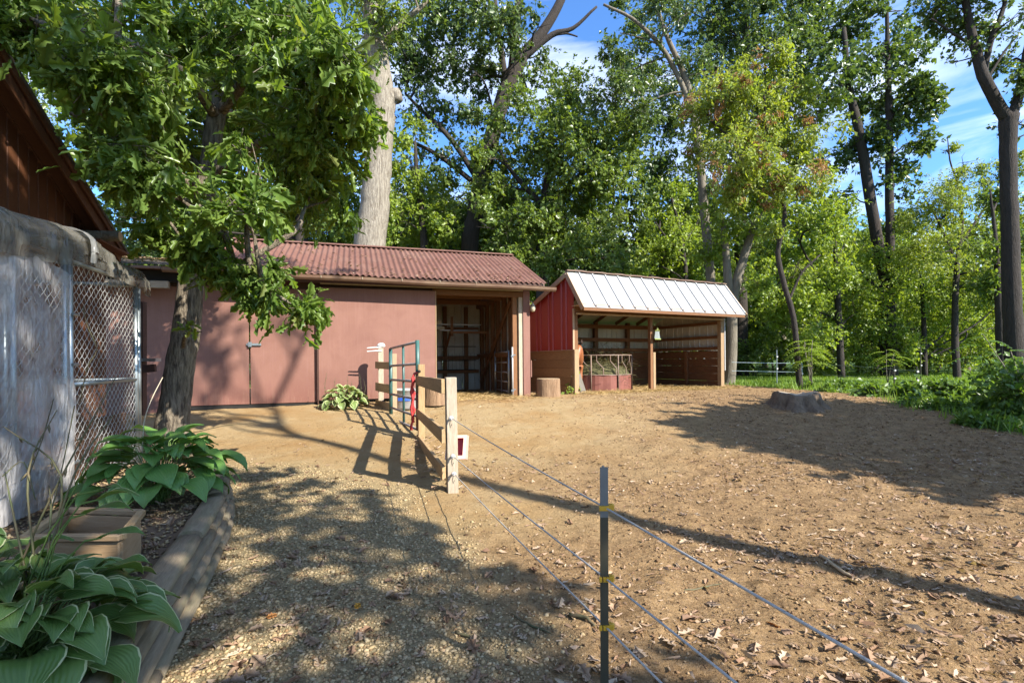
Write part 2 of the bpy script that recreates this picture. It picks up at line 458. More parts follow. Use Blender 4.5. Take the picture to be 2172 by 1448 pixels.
def ground_material():
    m, nt, out = _new('yard_ground')
    bs = nt.nodes.new('ShaderNodeBsdfPrincipled')
    a = nt.nodes.new('ShaderNodeAttribute'); a.attribute_name = 'zone'
    sep = nt.nodes.new('ShaderNodeSeparateColor'); nt.links.new(a.outputs['Color'], sep.inputs[0])
    v = _coords(nt)
    big = _noise(nt, v, .8, 6, .6); mid = _noise(nt, v, 5, 7, .68, .5); fine = _noise(nt, v, 42, 5, .7)
    vor = nt.nodes.new('ShaderNodeTexVoronoi'); vor.inputs['Scale'].default_value = 46; nt.links.new(v, vor.inputs['Vector'])
    sand = _mixrgb(nt, _ramp(nt, mid, .3, .7), (.315, .215, .10), (.39, .285, .15))
    sand = _mixrgb(nt, _ramp(nt, big, .42, .68), sand, (.30, .178, .07))
    dirt = _mixrgb(nt, _ramp(nt, mid, .32, .66), (.155, .092, .040), (.34, .215, .10))
    dirt = _mixrgb(nt, _ramp(nt, fine, .45, .75), dirt, (.35, .235, .13))
    clod = _noise(nt, v, 17, 5, .75, .8)
    dirt = _mixrgb(nt, _mul(nt, _ramp(nt, clod, .50, .62), .6), dirt, (.09, .052, .026))
    sand = _mixrgb(nt, _mul(nt, _ramp(nt, clod, .55, .70), .35), sand, (.30, .19, .09))
    col = _mixrgb(nt, sep.outputs[1], sand, dirt)
    grav = _mixrgb(nt, _ramp(nt, vor.outputs['Color'], .1, .9), (.21, .155, .078), (.35, .275, .15))
    col = _mixrgb(nt, sep.outputs[0], col, grav)
    grass = _mixrgb(nt, _ramp(nt, mid, .3, .7), (.035, .075, .012), (.075, .125, .02))
    col = _mixrgb(nt, sep.outputs[2], col, grass)
    # fine dark and pale flecks of trodden leaf
    fl = _noise(nt, v, 95, 3, .8)
    col = _mixrgb(nt, _mul(nt, _ramp(nt, fl, .60, .68), .55), col, (.11, .07, .04))
    fl2 = _noise(nt, v, 70, 3, .8, .6)
    col = _mixrgb(nt, _mul(nt, _ramp(nt, fl2, .64, .70), _mul(nt, sep.outputs[1], .6)), col, (.48, .37, .25))
    nt.links.new(col, bs.inputs['Base Color']); bs.inputs['Roughness'].default_value = .95; bs.inputs['Specular IOR Level'].default_value = .15
    b1 = _bump(nt, mid, .7, .07); b1 = _bump(nt, clod, .8, .035, b1); b2 = _bump(nt, fine, .9, .02, b1); b3 = _bump(nt, fl, .6, .008, b2)
    nt.links.new(b3, bs.inputs['Normal']); nt.links.new(bs.outputs[0], out.inputs[0])
    return m
gme = np_mesh('ground', np.stack([GX.ravel(), GY.ravel(), GZ.ravel()], -1), GF, ground_material(), smooth=True)
zc = gme.color_attributes.new('zone', 'FLOAT_COLOR', 'POINT')
zv = np.stack([gravel_w(GX, GY).ravel(), dirt_w(GX, GY).ravel(), grass_w(GX, GY).ravel(), np.ones(nx * ny)], -1).astype(np.float32)
zc.data.foreach_set('color', zv.ravel())
ground = link('ground', gme); ground['kind'] = 'structure'
ground['label'] = 'bare yard of sand and brown dirt running out to a lawn'

# ------------------------------------------------------------------ barn with the sliding door
def L1(s, d, z): return Vector((-4.6 + .953 * s - .303 * d, 11.8 + .303 * s + .953 * d, z))
U1 = Vector((.953, .303, 0)); B1 = Vector((-.303, .953, 0))
Z1 = .50
def slab(name, Lf, s0, s1, d0, d1, z0, z1, mat, parent, c=.004, along='s'):
    """a board or panel given by its extents in a building's own frame"""
    sm, dm, zm = (s0 + s1) / 2, (d0 + d1) / 2, (z0 + z1) / 2
    if along == 's': return board(name, Lf(s0, dm, zm), Lf(s1, dm, zm), abs(d1 - d0), abs(z1 - z0), mat, parent, c=c)
    if along == 'd': return board(name, Lf(sm, d0, zm), Lf(sm, d1, zm), abs(s1 - s0), abs(z1 - z0), mat, parent, c=c)
    return board(name, Lf(sm, dm, z0), Lf(sm, dm, z1), abs(s1 - s0), abs(d1 - d0), mat, parent, up=Lf(0, 1, 0) - Lf(0, 0, 0), c=c)
barn = thing('horse_barn', L1(0, 0, Z1), 'long dusty pink barn with sliding door and brown corrugated roof', 'barn')
slab('front_wall', L1, -5.6, -2.76, -.02, .03, .42, 3.2, M['pink'], barn, along='z')
slab('front_wall', L1, -5.6, 2.7, .00, .06, 3.2, 3.62, M['dark_trim'], barn)
slab('door', L1, -2.74, -1.49, -.05, -.01, .56, 3.22, M['pink'], barn, along='z')
dr = slab('door', L1, -1.46, -.03, -.05, -.01, .56, 3.22, M['pink'], barn, along='z')
lt = MB().box(L1(-1.38, -.075, 1.92), (.30, .03, .05), axes((0, 0, 0), U1)[0]).box(L1(-1.46, -.085, 1.92), (.07, .05, .11), axes((0, 0, 0), U1)[0])
lt.build('latch', M['galv'], barn)                    # the latch bridges both doors
slab('door_gap_shade', L1, -2.8, 2.9, -.03, .06, .46, .555, M['black'], barn)  # black strip stands in for the shade in the gap below the doors
sd = slab('sliding_door', L1, .0, 2.757, -.15, -.105, .60, 3.27, M['pink'], barn, along='z')
slab('door_edge_strip', L1, -.035, -.003, -.15, -.02, .52, 3.27, M['dark_trim'], barn, along='z')
slab('door_edge_strip', L1, 2.760, 2.785, -.15, -.10, .60, 3.27, M['pine'], barn, along='z')
slab('door_track', L1, .05, 5.1, -.17, -.12, 3.345, 3.425, M['cream'], barn)
for s in np.arange(.35, 5.0, .62):
    slab('track_bracket', L1, s, s + .09, -.19, -.171, 3.34, 3.425, M['cream'], barn)
slab('header_beam', L1, 2.72, 5.32, -.04, .06, 3.20, 3.335, M['brown_wood'], barn)
for s in np.arange(-2.0, 5.6, .61):
    b = board('rafter', L1(s, -.36, 3.44), L1(s, 2.45, 4.70), .045, .13, M['brown_wood'], barn)
slab('corner_post', L1, 5.02, 5.13, -.02, .10, .44, 3.35, M['grey_wood'], barn, along='z')
slab('corner_board', L1, 5.135, 5.33, -.05, -.01, .44, 3.38, M['pink'], barn, along='z')
slab('corner_board', L1, 5.345, 5.375, -.05, .05, 1.05, 1.5, M['pink'], barn, along='z')
slab('interior_post', L1, 4.86, 4.98, .02, .14, .44, 3.2, M['brown_wood'], barn, along='z')
# bay interior: ribbed white panels behind a brown frame
def ribbed(name, P0, P1, z0, ztop, mat, parent, nrm, pitch=.23, rib=.02, ribw=.045):
    """vertical ribbed metal sheet from P0 to P1 (plan), ztop(u) gives the top; ribs stand out along nrm"""
    P0 = Vector(P0); P1 = Vector(P1); L = (P1 - P0).length; t = (P1 - P0) / L; nrm = Vector(nrm)
    prof = []
    u = 0.0
    while u < L - 1e-4:
        prof += [(u, 0), (min(u + pitch - ribw, L), 0)]
        if u + pitch < L: prof += [(u + pitch - ribw * .7, rib), (u + pitch - ribw * .3, rib)]
        u += pitch
    prof.append((L, 0))
    mb = MB(); vs = []; fs = []
    for (u, h) in prof:
        p = P0 + t * u + nrm * h
        vs.append((p.x, p.y, z0)); vs.append((p.x, p.y, ztop(u)))
    for i in range(len(prof) - 1): fs.append((2 * i, 2 * i + 2, 2 * i + 3, 2 * i + 1))
    # thin back so the sheet has real thickness
    q = len(vs)
    for u in (0, L):
        p = P0 + t * u - nrm * .004
        vs.append((p.x, p.y, z0)); vs.append((p.x, p.y, ztop(u)))
    fs.append((q, q + 1, q + 3, q + 2))
    mb.add(vs, fs)
    return mb.build(name, mat, parent)
for k in range(4):
    s0 = 2.35 + k * .70
    ribbed('wall_panel', L1(s0, 4.6, 0), L1(s0 + .69, 4.6, 0), .42, lambda u: 3.5, M['white_metal'], barn, -B1, .23)
for s in (2.95, 3.75, 4.5):
    slab('wall_stud', L1, s, s + .13, 4.45, 4.575, .42, 3.4, M['brown_wood'], barn, along='z')
for z in (1.55, 2.55):
    slab('wall_girt', L1, 2.3, 5.0, 4.40, 4.446, z, z + .13, M['brown_wood'], barn)
slab('wall_girt', L1, 2.3, 5.0, 4.40, 4.446, 1.08, 1.2, M['brown_wood'], barn)
for k in range(6):
    d0 = .15 + k * .74
    ribbed('wall_panel', L1(5.135, d0, 0), L1(5.135, d0 + .735, 0), .42, lambda u: 3.45, M['white_metal'], barn, -U1, .24)
for d in (.75, 1.4, 2.05, 2.7, 3.4, 4.1):
    slab('wall_stud', L1, 5.0, 5.115, d, d + .14, .42, 3.35, M['brown_wood'], barn, along='z')
slab('top_plate', L1, 4.96, 5.11, .1, 4.6, 3.35, 3.48, M['brown_wood'], barn, along='d')
slab('wall_girt', L1, 4.955, 4.998, .7, 4.5, 1.60, 1.74, M['brown_wood'], barn, along='d')
board('brace', L1(4.93, .45, 3.18), L1(4.93, 3.9, .75), .045, .13, M['brown_wood'], barn)
for d in (1.6, 3.1):
    slab('tie_beam', L1, 2.3, 5.0, d, d + .05, 3.32, 3.46, M['brown_wood'], barn)
slab('partition', L1, 2.28, 2.32, .02, 4.6, .42, 3.6, M['plank_dark'], barn, along='d')
# pipe hay rack along the back wall
hr = MB()
for z in (2.0, 1.52, 1.2):
    hr.tube([L1(2.4, 4.2, z), L1(4.85, 4.2, z)], .014, 6)
for s in np.arange(2.45, 4.85, .13):
    hr.tube([L1(s, 4.2, 1.2), L1(s, 4.2, 1.76)], .005, 4, False)
hr.build('hay_rack', M['black'], barn)
# gable end and exterior
ribbed('gable_wall', L1(5.17, .1, 0), L1(5.17, 4.9, 0), .42, lambda u: 3.45, M['pink'], barn, U1, 1.2, .01)
gv = [L1(5.155, -.05, 3.38), L1(5.155, 4.9, 3.38), L1(5.155, 4.9, 3.66), L1(5.155, 2.5, 4.76), L1(5.155, -.05, 3.64)]
gq_ = gv + [p + U1 * .012 for p in gv]
MB().add(gq_, [(0, 1, 2, 3, 4), (9, 8, 7, 6, 5)] + [(i, (i + 1) % 5, 5 + (i + 1) % 5, 5 + i) for i in range(5)]).build('gable_fill', M['pink'], barn)  # added fill, stops sun leaking into the bay through the open gable
slab('header_fill', L1, 2.72, 5.14, .02, .05, 3.337, 3.66, M['brown_wood'], barn)  # added filler above the header, keeps the top of the bay dark
slab('back_frieze', L1, 2.3, 5.14, 4.62, 4.65, 3.2, 3.85, M['brown_wood'], barn)
# corrugated sheets
def roof_z(d): return 3.47 + (d + .5) * (1.36 / 3.0) if d <= 2.5 else 4.83 - (d - 2.5) * .45
def corrugated(name, s0, s1, d0, d1, parent, mat, lift=0, pitch=.14, amp=.022, nd=3):
    n = int(round((s1 - s0) / pitch * 8)); mb = MB(); vs = []; fs = []
    for j in range(nd + 1):
        d = d0 + (d1 - d0) * j / nd
        for i in range(n + 1):
            s = s0 + (s1 - s0) * i / n
            z = roof_z(d) + lift + amp * math.sin(2 * math.pi * s / pitch) + .006 * math.sin(s * 3.1 + d)
            vs.append(L1(s, d, z))
    for j in range(nd):
        for i in range(n):
            a = j * (n + 1) + i; fs.append((a, a + 1, a + n + 2, a + n + 1))
    q = len(vs); vs += [v - Vector((0, 0, .006)) for v in vs]
    fs += [tuple(k + q for k in f[::-1]) for f in fs]
    mb.add(vs, fs)
    return mb.build(name, mat, parent, smooth=True)
W_ = .886
for k in range(9):
    s0 = -2.3 + k * W_
    corrugated('roofing_sheet', s0, s0 + W_ + .02, -.5, 2.52, barn, M['corr'], lift=.05 + (k % 2) * .007)
corrugated('roofing_sheet', -2.3, 5.66, 2.5, 5.1, barn, M['corr'], lift=.05)
rc = MB()
for sgn in (-1, 1):
    p0 = L1(-2.3, 2.5 + sgn * .08, 4.885); p1 = L1(5.66, 2.5 + sgn * .08, 4.885)
    rc.beam(p0, p1, .17, .012, up=(Vector((0, 0, 1)) + B1 * sgn * .42).normalized())
rc.build('ridge_cap', M['corr'], barn)
deck = MB()
deck.add([L1(-2.25, -.38, 3.50), L1(5.6, -.38, 3.50), L1(5.6, 2.5, 4.80), L1(-2.25, 2.5, 4.80), L1(-2.25, 5.0, 3.68), L1(5.6, 5.0, 3.68)], [(0, 1, 2, 3), (3, 2, 5, 4)])
deck.build('roof_deck', M['dark_trim'], barn)
# gutter
gu = MB(); vs = []; fs = []
ss = np.linspace(-3.0, 5.86, 24)
prof = [(.055, .07), (.05, .0), (.03, -.04), (-.03, -.04), (-.065, .0), (-.075, .065), (-.085, .07), (-.07, .055)]
for s in ss:
    for (dd, dz) in prof: vs.append(L1(s, -.58 + dd, 3.40 - .012 * (s - 1) + dz + .006 * math.sin(s * 1.7)))
n = len(prof)
for i in range(len(ss) - 1):
    for k in range(n - 1): fs.append((i * n + k, (i + 1) * n + k, (i + 1) * n + k + 1, i * n + k + 1))
e_ = (len(ss) - 1) * n
fs += [(e_, e_ + 1, e_ + 2, e_ + 3, e_ + 4, e_ + 5)]
gu.add(vs, fs); gu.build('gutter', M['gutter'], barn)
g2 = slab('gutter', L1, -3.55, -3.02, -.62, -.52, 3.47, 3.53, M['gutter'], barn)
for s in np.arange(-2.6, 5.7, .9):
    MB().tube([L1(s, -.50, 3.50), L1(s, -.60, 3.475), L1(s, -.665, 3.46), L1(s, -.668, 3.41)], .006, 5).build('gutter_hanger', M['cream'], barn)
slab('fascia', L1, -2.3, 5.6, -.47, -.44, 3.33, 3.505, M['dark_trim'], barn)
# older low roof over the end by the tree, shingled
for r_ in range(6):
    for k in range(9):
        s0 = -5.9 + k * .40 + (r_ % 2) * .2
        d0 = -.62 + r_ * .42
        p0 = L1(s0, d0 + .22, 3.60 + .09 * r_ + random.uniform(0, .012)); p1 = L1(s0 + .39, d0 + .22, 3.60 + .09 * r_ + random.uniform(0, .012))
        board('shingle', p0, p1, .45, .012, M['shingle'], barn, up=(Vector((0, 0, 1)) - B1 * .19).normalized(), c=0)
slab('roof_deck', L1, -5.9, -2.32, -.55, 2.2, 3.50, 3.53, M['dark_trim'], barn)
slab('eave_beam', L1, -5.9, -2.95, -.42, -.30, 3.10, 3.25, M['grey_wood'], barn)
slab('eave_gap_shade', L1, -5.9, -2.3, -.28, .02, 3.26, 3.49, M['black'], barn)  # black block painted in for the shaded gap under the old eave
# jar lamp on the corner
lp = MB().tube([L1(5.30, -.06, 3.06), L1(5.36, -.12, 3.08), L1(5.38, -.14, 3.02)], .012, 6)
lp.lathe(L1(5.38, -.14, 2.80), [(.02, 0), (.055, .02), (.07, .08), (.065, .14), (.04, .19), (.03, .23)], 12)
lp.build('lamp', M['cream'], barn, smooth=True)
# lumber shelf
rk = MB()
for s in (3.08, 3.78):
    board('rack_bracket', L1(s, 3.0, 2.30), L1(s, 3.0, 2.92), .09, .05, M['brown_wood'], barn)
slab('rack_arm', L1, 3.7, 5.0, 2.96, 3.04, 2.38, 2.46, M['brown_wood'], barn)
slab('rack_arm', L1, 2.4, 3.2, 2.96, 3.04, 2.38, 2.44, M['brown_wood'], barn)
for s in (3.08, 3.75):
    board('rack_knee', L1(s, 4.35, 1.7), L1(s, 3.1, 2.42), .05, .09, M['brown_wood'], barn)
for i, (s0, s1, z, lab) in enumerate([(2.38, 3.45, 2.68, 'upper short cream board lying on the barn lumber rack'), (2.38, 3.55, 2.50, 'lower short cream board lying on the barn lumber rack'),
                                      (3.3, 4.75, 2.66, 'long thin white strip at the top of the lumber rack'), (3.4, 4.65, 2.47, 'long thin white strip at the bottom of the lumber rack')]):
    th = .11 if i < 2 else .03
    tag(slab('stored_board', L1, s0, s1, 3.06, 3.16, z, z + th, M['cream'] if i < 2 else M['white_roof'], None), lab, 'board', 'boards stored on the barn rack', 'thing')
# tube gate swung open inside the bay
sg = thing('stall_gate', L1(4.75, .3, .52), 'grey tube stall gate standing open along the bay wall', 'gate')
P0, P1 = L1(4.80, .20, 0), L1(4.80, 1.55, 0)
def vv(p, z): return Vector((p.x, p.y, z))
for p, r_ in ((P0, .022), (P1, .03)):
    MB().tube([vv(p, .62), vv(p, 1.78)], r_, 8).build('stile', M['galv'], sg, smooth=True)
for z in (.66, .92, 1.18, 1.45, 1.74):
    MB().tube([vv(P0, z), vv(P1, z)], .02, 8).build('rail', M['worn_tube'], sg, smooth=True)
slab('header_board', L1, 4.775, 4.815, .25, 1.5, 1.62, 1.72, M['brown_wood'], sg, along='d')
pl = thing('pivot_pole', L1(4.83, -.03, .5), 'slim white steel pole with two hinge clamps beside the bay gate', 'pole')
MB().tube([L1(4.83, -.03, .50), L1(4.83, -.03, 1.86)], .022, 8).build('tube', M['white_roof'], pl, smooth=True)
for z in (.70, 1.62):
    MB().box(L1(4.83, -.03, z), (.07, .07, .05)).box(L1(4.88, -.05, z + .03), (.06, .03, .025)).build('clamp', M['galv'], pl)

# ------------------------------------------------------------------ red loafing shed
def L2(s, d, z): return Vector((1.81 + .894 * s - .447 * d, 14.2 + .447 * s + .894 * d, z))
U2 = Vector((.894, .447, 0)); B2 = Vector((-.447, .894, 0))
shed = thing('loafing_shed', L2(0, 0, .5), 'red sided open front horse shelter with white metal roof', 'shed')
RD, RZ = .2, 4.03
def rz2(d): return RZ - (RD - d) * (1.06 / .82) if d < RD else RZ - (d - RD) * .345
for k in range(5):
    z0 = .47 + k * .262
    slab('plank', L2, -.045, .0, .06, 3.3, z0, z0 + .257, M['plank'], shed, along='d')
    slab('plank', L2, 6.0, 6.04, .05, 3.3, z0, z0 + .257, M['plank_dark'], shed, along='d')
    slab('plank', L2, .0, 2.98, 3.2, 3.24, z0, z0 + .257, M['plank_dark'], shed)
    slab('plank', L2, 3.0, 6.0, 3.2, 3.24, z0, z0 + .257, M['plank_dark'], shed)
cuts = [0, .2, .95, 1.7, 2.45, 3.3]
for a, b in zip(cuts[:-1], cuts[1:]):
    ribbed('siding_panel', L2(-.03, a, 0), L2(-.03, b - .002, 0), 1.80, lambda u, a=a: rz2(a + u) - .05, M['red_metal'], shed, -U2, .25 if b - a > .3 else .5, .035, .085)
for k in range(4):
    ribbed('siding_panel', L2(6.05, k * .82, 0), L2(6.05, k * .82 + .815, 0), 1.80, lambda u, k=k: rz2(k * .82 + u) - .05, M['white_metal'], shed, -U2, .23)
for k in range(7):
    ribbed('wall_panel', L2(k * .86, 3.27, 0), L2(k * .86 + .855, 3.27, 0), 1.6, lambda u: 2.85, M['white_metal'], shed, -B2, .23)
slab('trim_board', L2, -.075, -.05, 0.02, 3.3, 1.775, 1.80, M['tan_trim'], shed, along='d')
slab('corner_trim', L2, -.085, -.025, -.03, .0, 1.80, 2.98, M['tan_trim'], shed, along='z')
slab('post', L2, -.05, .10, -.055, .05, .42, 1.80, M['pine'], shed, along='z')
slab('post', L2, -.02, .09, -.02, .09, 1.80, 2.9, M['brown_wood'], shed, along='z')
slab('post', L2, 2.80, 2.90, -.02, .10, .45, 2.83, M['brown_wood'], shed, along='z')
slab('post_cover', L2, 2.905, 3.0, -.03, .08, .45, 1.72, M['pine'], shed, along='z')
slab('post', L2, 5.88, 6.03, -.05, .10, .45, 2.86, M['pine'], shed, along='z')
slab('downpipe', L2, 6.06, 6.10, -.05, -.01, 1.1, 2.95, M['white_roof'], shed, along='z')
for s in (1.5, 3.0, 4.5):
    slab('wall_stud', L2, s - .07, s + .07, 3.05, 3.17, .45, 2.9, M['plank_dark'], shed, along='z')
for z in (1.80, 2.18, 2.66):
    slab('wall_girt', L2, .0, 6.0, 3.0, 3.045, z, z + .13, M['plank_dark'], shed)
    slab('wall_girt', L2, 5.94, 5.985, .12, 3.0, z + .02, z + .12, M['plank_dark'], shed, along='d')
slab('wall_stud', L2, 5.90, 5.985, 1.5, 1.62, .45, 1.78, M['plank_dark'], shed, along='z')
slab('header_beam', L2, -.02, 6.1, -.06, -.02, 2.86, 3.02, M['brown_wood'], shed)
slab('header_trim', L2, .0, 6.0, -.085, -.062, 2.80, 2.855, M['tan_trim'], shed)
slab('soffit', L2, -.12, 6.15, -.60, -.02, 3.03, 3.05, M['tan_trim'], shed)
slab('fascia', L2, -.12, 6.35, -.63, -.605, 2.86, 2.985, M['brown_wood'], shed)
for a, b in ((-.62, RD), (RD, 3.55)):
    for s in (-.155, 6.40):
        board('rake_trim', L2(s, a, rz2(a) - .05), L2(s, b, rz2(b) - .05), .03, .15, M['tan_trim'], shed)
def standing(name, s0, s1, d0, d1, mat):
    pr = [(s0, .02), (s1 - .08, .02), (s1 - .067, .082), (s1 - .03, .082), (s1 - .007, .02)]
    vs = []; m = len(pr)
    for d in (d0, d1): vs += [L2(s, d, rz2(d) + h) for s, h in pr]
    fs = [(i, i + 1, m + i + 1, m + i) for i in range(m - 1)]
    q = len(vs); vs += [L2(s0, d0, rz2(d0) + .008), L2(s1 - .006, d0, rz2(d0) + .008), L2(s0, d1, rz2(d1) + .008), L2(s1 - .006, d1, rz2(d1) + .008)]
    fs += [(q, q + 2, q + 3, q + 1), (0, q, q + 1, 4)]
    return MB().add(vs, fs).build(name, mat, shed)
pw = 6.55 / 14
for k in range(14):
    standing('roof_panel', -.14 + k * pw, -.14 + (k + 1) * pw, -.64, RD, M['white_roof'])
    standing('roof_panel', -.14 + k * pw, -.14 + (k + 1) * pw, 3.6, RD, M['white_roof'])
rp = MB()
for k in range(27):
    s0 = -.15 + k * .2428
    rp.beam(L2(s0, RD, RZ + .06 + (k % 3) * .008), L2(s0 + .245, RD, RZ + .055 + ((k + 1) % 3) * .008), .13, .035)
rp.build('ridge_cap', M['gutter'], shed)
for s in np.arange(.0, 6.2, 1.02):
    board('rafter', L2(s, -.5, rz2(-.5) - .09), L2(s, RD, RZ - .09), .04, .12, M['brown_wood'], shed)
    board('rafter', L2(s, RD, RZ - .09), L2(s, 3.3, rz2(3.3) - .09), .04, .12, M['brown_wood'], shed)

# ------------------------------------------------------------------ wooden fence, gate, electric rope
def local(root_pts): pass
NP = at(960, 1042, 5.42); NP.z = .05
FD = Vector((-.28, .96, 0)).normalized(); FN = Vector((-.96, -.28, 0)).normalized()     # along the fence, towards the viewer's side
wf = thing('wooden_fence', NP, 'near three rail fence run of treated boards between two thick posts', 'fence', 'wooden fence runs beside the gate')
pv = at(957, 800, 5.42)
board('post', (NP.x, NP.y, -.1), (NP.x - .012, NP.y, pv.z), .115, .115, M['grey_wood'], wf, up=FD)
P2 = at(893, 860, 8.45)
p2 = board('post', (P2.x, P2.y, 0), (P2.x + .01, P2.y, 1.45), .11, .12, M['rail_wood'], wf, up=FD)
kb = MB().tube([(P2.x - .015, P2.y - .062, 1.33), (P2.x - .015, P2.y - .10, 1.33)], [.03, .012], 8)
kb.build('bolt', M['black'], wf)
for (n0, n1, f0, f1) in (((938, 803), (938, 835), (878, 796), (878, 817)), ((941, 908), (941, 940), (880, 866), (880, 884)), ((946, 988), (946, 1017), (880, 921), (880, 938))):
    a0, a1 = at(*n0, 5.38), at(*n1, 5.38); b0, b1 = at(*f0, 8.6), at(*f1, 8.6)
    pa = (a0 + a1) / 2; pb = (b0 + b1) / 2
    pa = Vector((NP.x - .085, 5.36, pa.z)); pb = Vector((P2.x - .085, 8.6, pb.z))
    board('rail', pa, pb, .042, (a0 - a1).z * .97, M['rail_wood'], wf)
for (px, py) in ((957, 886), (961, 966), (963, 1003)):
    c = at(px, py, 5.33)
    q = MB(); M_, _ = axes((0, 0, 0), Vector((.35, -1, 0)))
    pts = [c + Vector((0, .03, 0)), c + Vector((.0, -.03, 0)), c + Vector((0, -.032, 0)), c + Vector((.005, -.05, 0)), c + Vector((.008, -.07, 0))]
    q.tube(pts, [.012, .016, .026, .026, .015], 10)
    q.build('insulator', M['ceramic'], wf, smooth=True)
    MB().tube([c + Vector((0, -.06, -.01)), c + Vector((-.012, -.065, -.06)), c + Vector((-.004, -.066, -.10)), c + Vector((.012, -.066, -.06))], .004, 5).build('wire_tail', M['black'], wf)
fd = at(976, 945, 5.75)
bn = thing('feed_bin', (fd.x, fd.y, .2), 'small open red feed bin with pale rim hung behind the near post', 'feed bin')
bm_ = MB()
A_, _ = axes((0, 0, 0), Vector((.94, .28, 0)))
cx0 = Vector((at(973, 956, 5.75).x, 5.72, fd.z - .02))
w_, h_, dd_ = .23, .27, .14
Ux = Vector((.96, .12, 0)).normalized(); Uy = Vector((-.10, -1, .25)).normalized(); Uz = Vector((.05, .25, 1)).normalized()
def bp(a, b, c): return cx0 + Ux * a + Uy * b + Uz * c
def prism(mb, o, i):
    mb.add(o + i, [(0, 1, 5, 4), (1, 2, 6, 5), (2, 3, 7, 6), (3, 0, 4, 7)])
out_ = [bp(-w_ / 2, dd_, -h_ / 2), bp(w_ / 2, dd_, -h_ / 2), bp(w_ / 2, dd_, h_ / 2), bp(-w_ / 2, dd_, h_ / 2)]
inn = [bp(-w_ / 2 + .03, dd_, -h_ / 2 + .04), bp(w_ / 2 - .035, dd_, -h_ / 2 + .04), bp(w_ / 2 - .035, dd_, h_ / 2 - .035), bp(-w_ / 2 + .03, dd_, h_ / 2 - .035)]
back = [bp(-w_ / 2 + .04, .05, -h_ / 2 + .05), bp(w_ / 2 - .05, .05, -h_ / 2 + .05), bp(w_ / 2 - .05, .05, h_ / 2 - .045), bp(-w_ / 2 + .04, .05, h_ / 2 - .045)]
bk2 = [bp(-w_ / 2, 0, -h_ / 2), bp(w_ / 2, 0, -h_ / 2), bp(w_ / 2, 0, h_ / 2), bp(-w_ / 2, 0, h_ / 2)]
mrim = pm('faded_pink_plastic', (.70, .47, .38), (.64, .40, .32), 6, .45, .02)
mred = pm('red_plastic', (.52, .03, .045), (.42, .02, .03), 6, .4, .02)
m1 = MB(); prism(m1, out_, inn); m1.build('rim', mrim, bn)
m1 = MB(); prism(m1, inn, back); m1.add(back, [(0, 1, 2, 3)]); m1.build('tub', mred, bn)
m1 = MB(); prism(m1, bk2, out_); m1.add(bk2, [(3, 2, 1, 0)]); m1.build('shell', mrim, bn)

wf2 = thing('wooden_fence', at(806, 862, 11.6), 'far short fence run of three boards against the pink sliding door', 'fence', 'wooden fence runs beside the gate')
PA = at(808, 800, 11.55); PB = at(836, 800, 10.75)
paz = at(808, 738, 11.55).z; pbz = at(836, 750, 10.75).z
board('post', (PA.x, PA.y, .35), (PA.x, PA.y, paz), .12, .12, M['grey_wood'], wf2, up=FD)
board('post', (PB.x, PB.y, .3), (PB.x, PB.y, pbz), .11, .11, M['tan_trim'], wf2, up=FD)
for (y0, y1) in ((768, 783), (814, 832), (852, 874)):
    z0 = at(815, y0, 11.2).z; z1 = at(815, y1, 11.2).z
    d_ = (PA - PB).normalized()
    pa = Vector((PB.x - .08, PB.y, (z0 + z1) / 2)) - d_ * .05; pb = Vector((PA.x - .08, PA.y, (z0 + z1) / 2 + .02)) + d_ * .12
    board('rail', pa, pb, .04, z0 - z1, M['rail_wood'], wf2)
kn = MB(); c = Vector((PA.x + .02, PA.y, paz))
kn.lathe(c, [(.02, 0), (.07, .015), (.10, .04), (.09, .08), (.06, .11), (.015, .12)], 12, .2, 4)
kn.build('post_cap', M['ceramic'], wf2, smooth=True)
for dz in (-.02, -.10):
    MB().tube([c + Vector((.02, -.05, dz + .03)), c + Vector((-.12, -.10, dz + .035)), c + Vector((-.30, -.13, dz + .02))], [.018, .016, .012], 6).build('peg', M['ceramic'], wf2)

gt = thing('tube_gate', at(832, 886, 10.5), 'green and rusty six bar tube gate between the two fence runs', 'gate')
GA = at(829, 812, 10.45); GB = at(886, 815, 8.62)
def gp(t, z): return Vector((GA.x + (GB.x - GA.x) * t, GA.y + (GB.y - GA.y) * t, z))
za1, za0 = at(829, 739, 10.45).z, at(829, 886, 10.45).z
zb1, zb0 = at(886, 725, 8.62).z, at(886, 911, 8.62).z
def gz_(t, f): return (za0 + (za1 - za0) * f) * (1 - t) + (zb0 + (zb1 - zb0) * f) * t
MB().tube([gp(0, gz_(0, 0)), gp(0, gz_(0, 1.0))], .038, 10).build('stile', M['green_paint'], gt, smooth=True)
MB().tube([gp(1, gz_(1, .42)), gp(1, gz_(1, 1.02))], .036, 10).build('stile', M['green_paint'], gt, smooth=True)
rs = MB().tube([gp(1, gz_(1, 0)), gp(1, gz_(1, .42))], .036, 10).build('stile', M['feeder_red'], gt, smooth=True)
MB().tube([gp(.52, gz_(.52, 0)), gp(.52, gz_(.52, 1))], .024, 8).build('centre_bar', M['green_paint'], gt, smooth=True)
for f in (0, .15, .345, .55, .75, 1):
    MB().tube([gp(0, gz_(0, f)), gp(1, gz_(1, f))], .025, 8).build('bar', M['worn_tube'], gt, smooth=True)
for f in (.2, .6):
    MB().tube([gp(-.02, gz_(0, f)), gp(-.06, gz_(0, f) + .01), gp(-.075, gz_(0, f))], .018, 6).build('hinge', M['galv'], gt)
lr = MB(); random.seed(3)
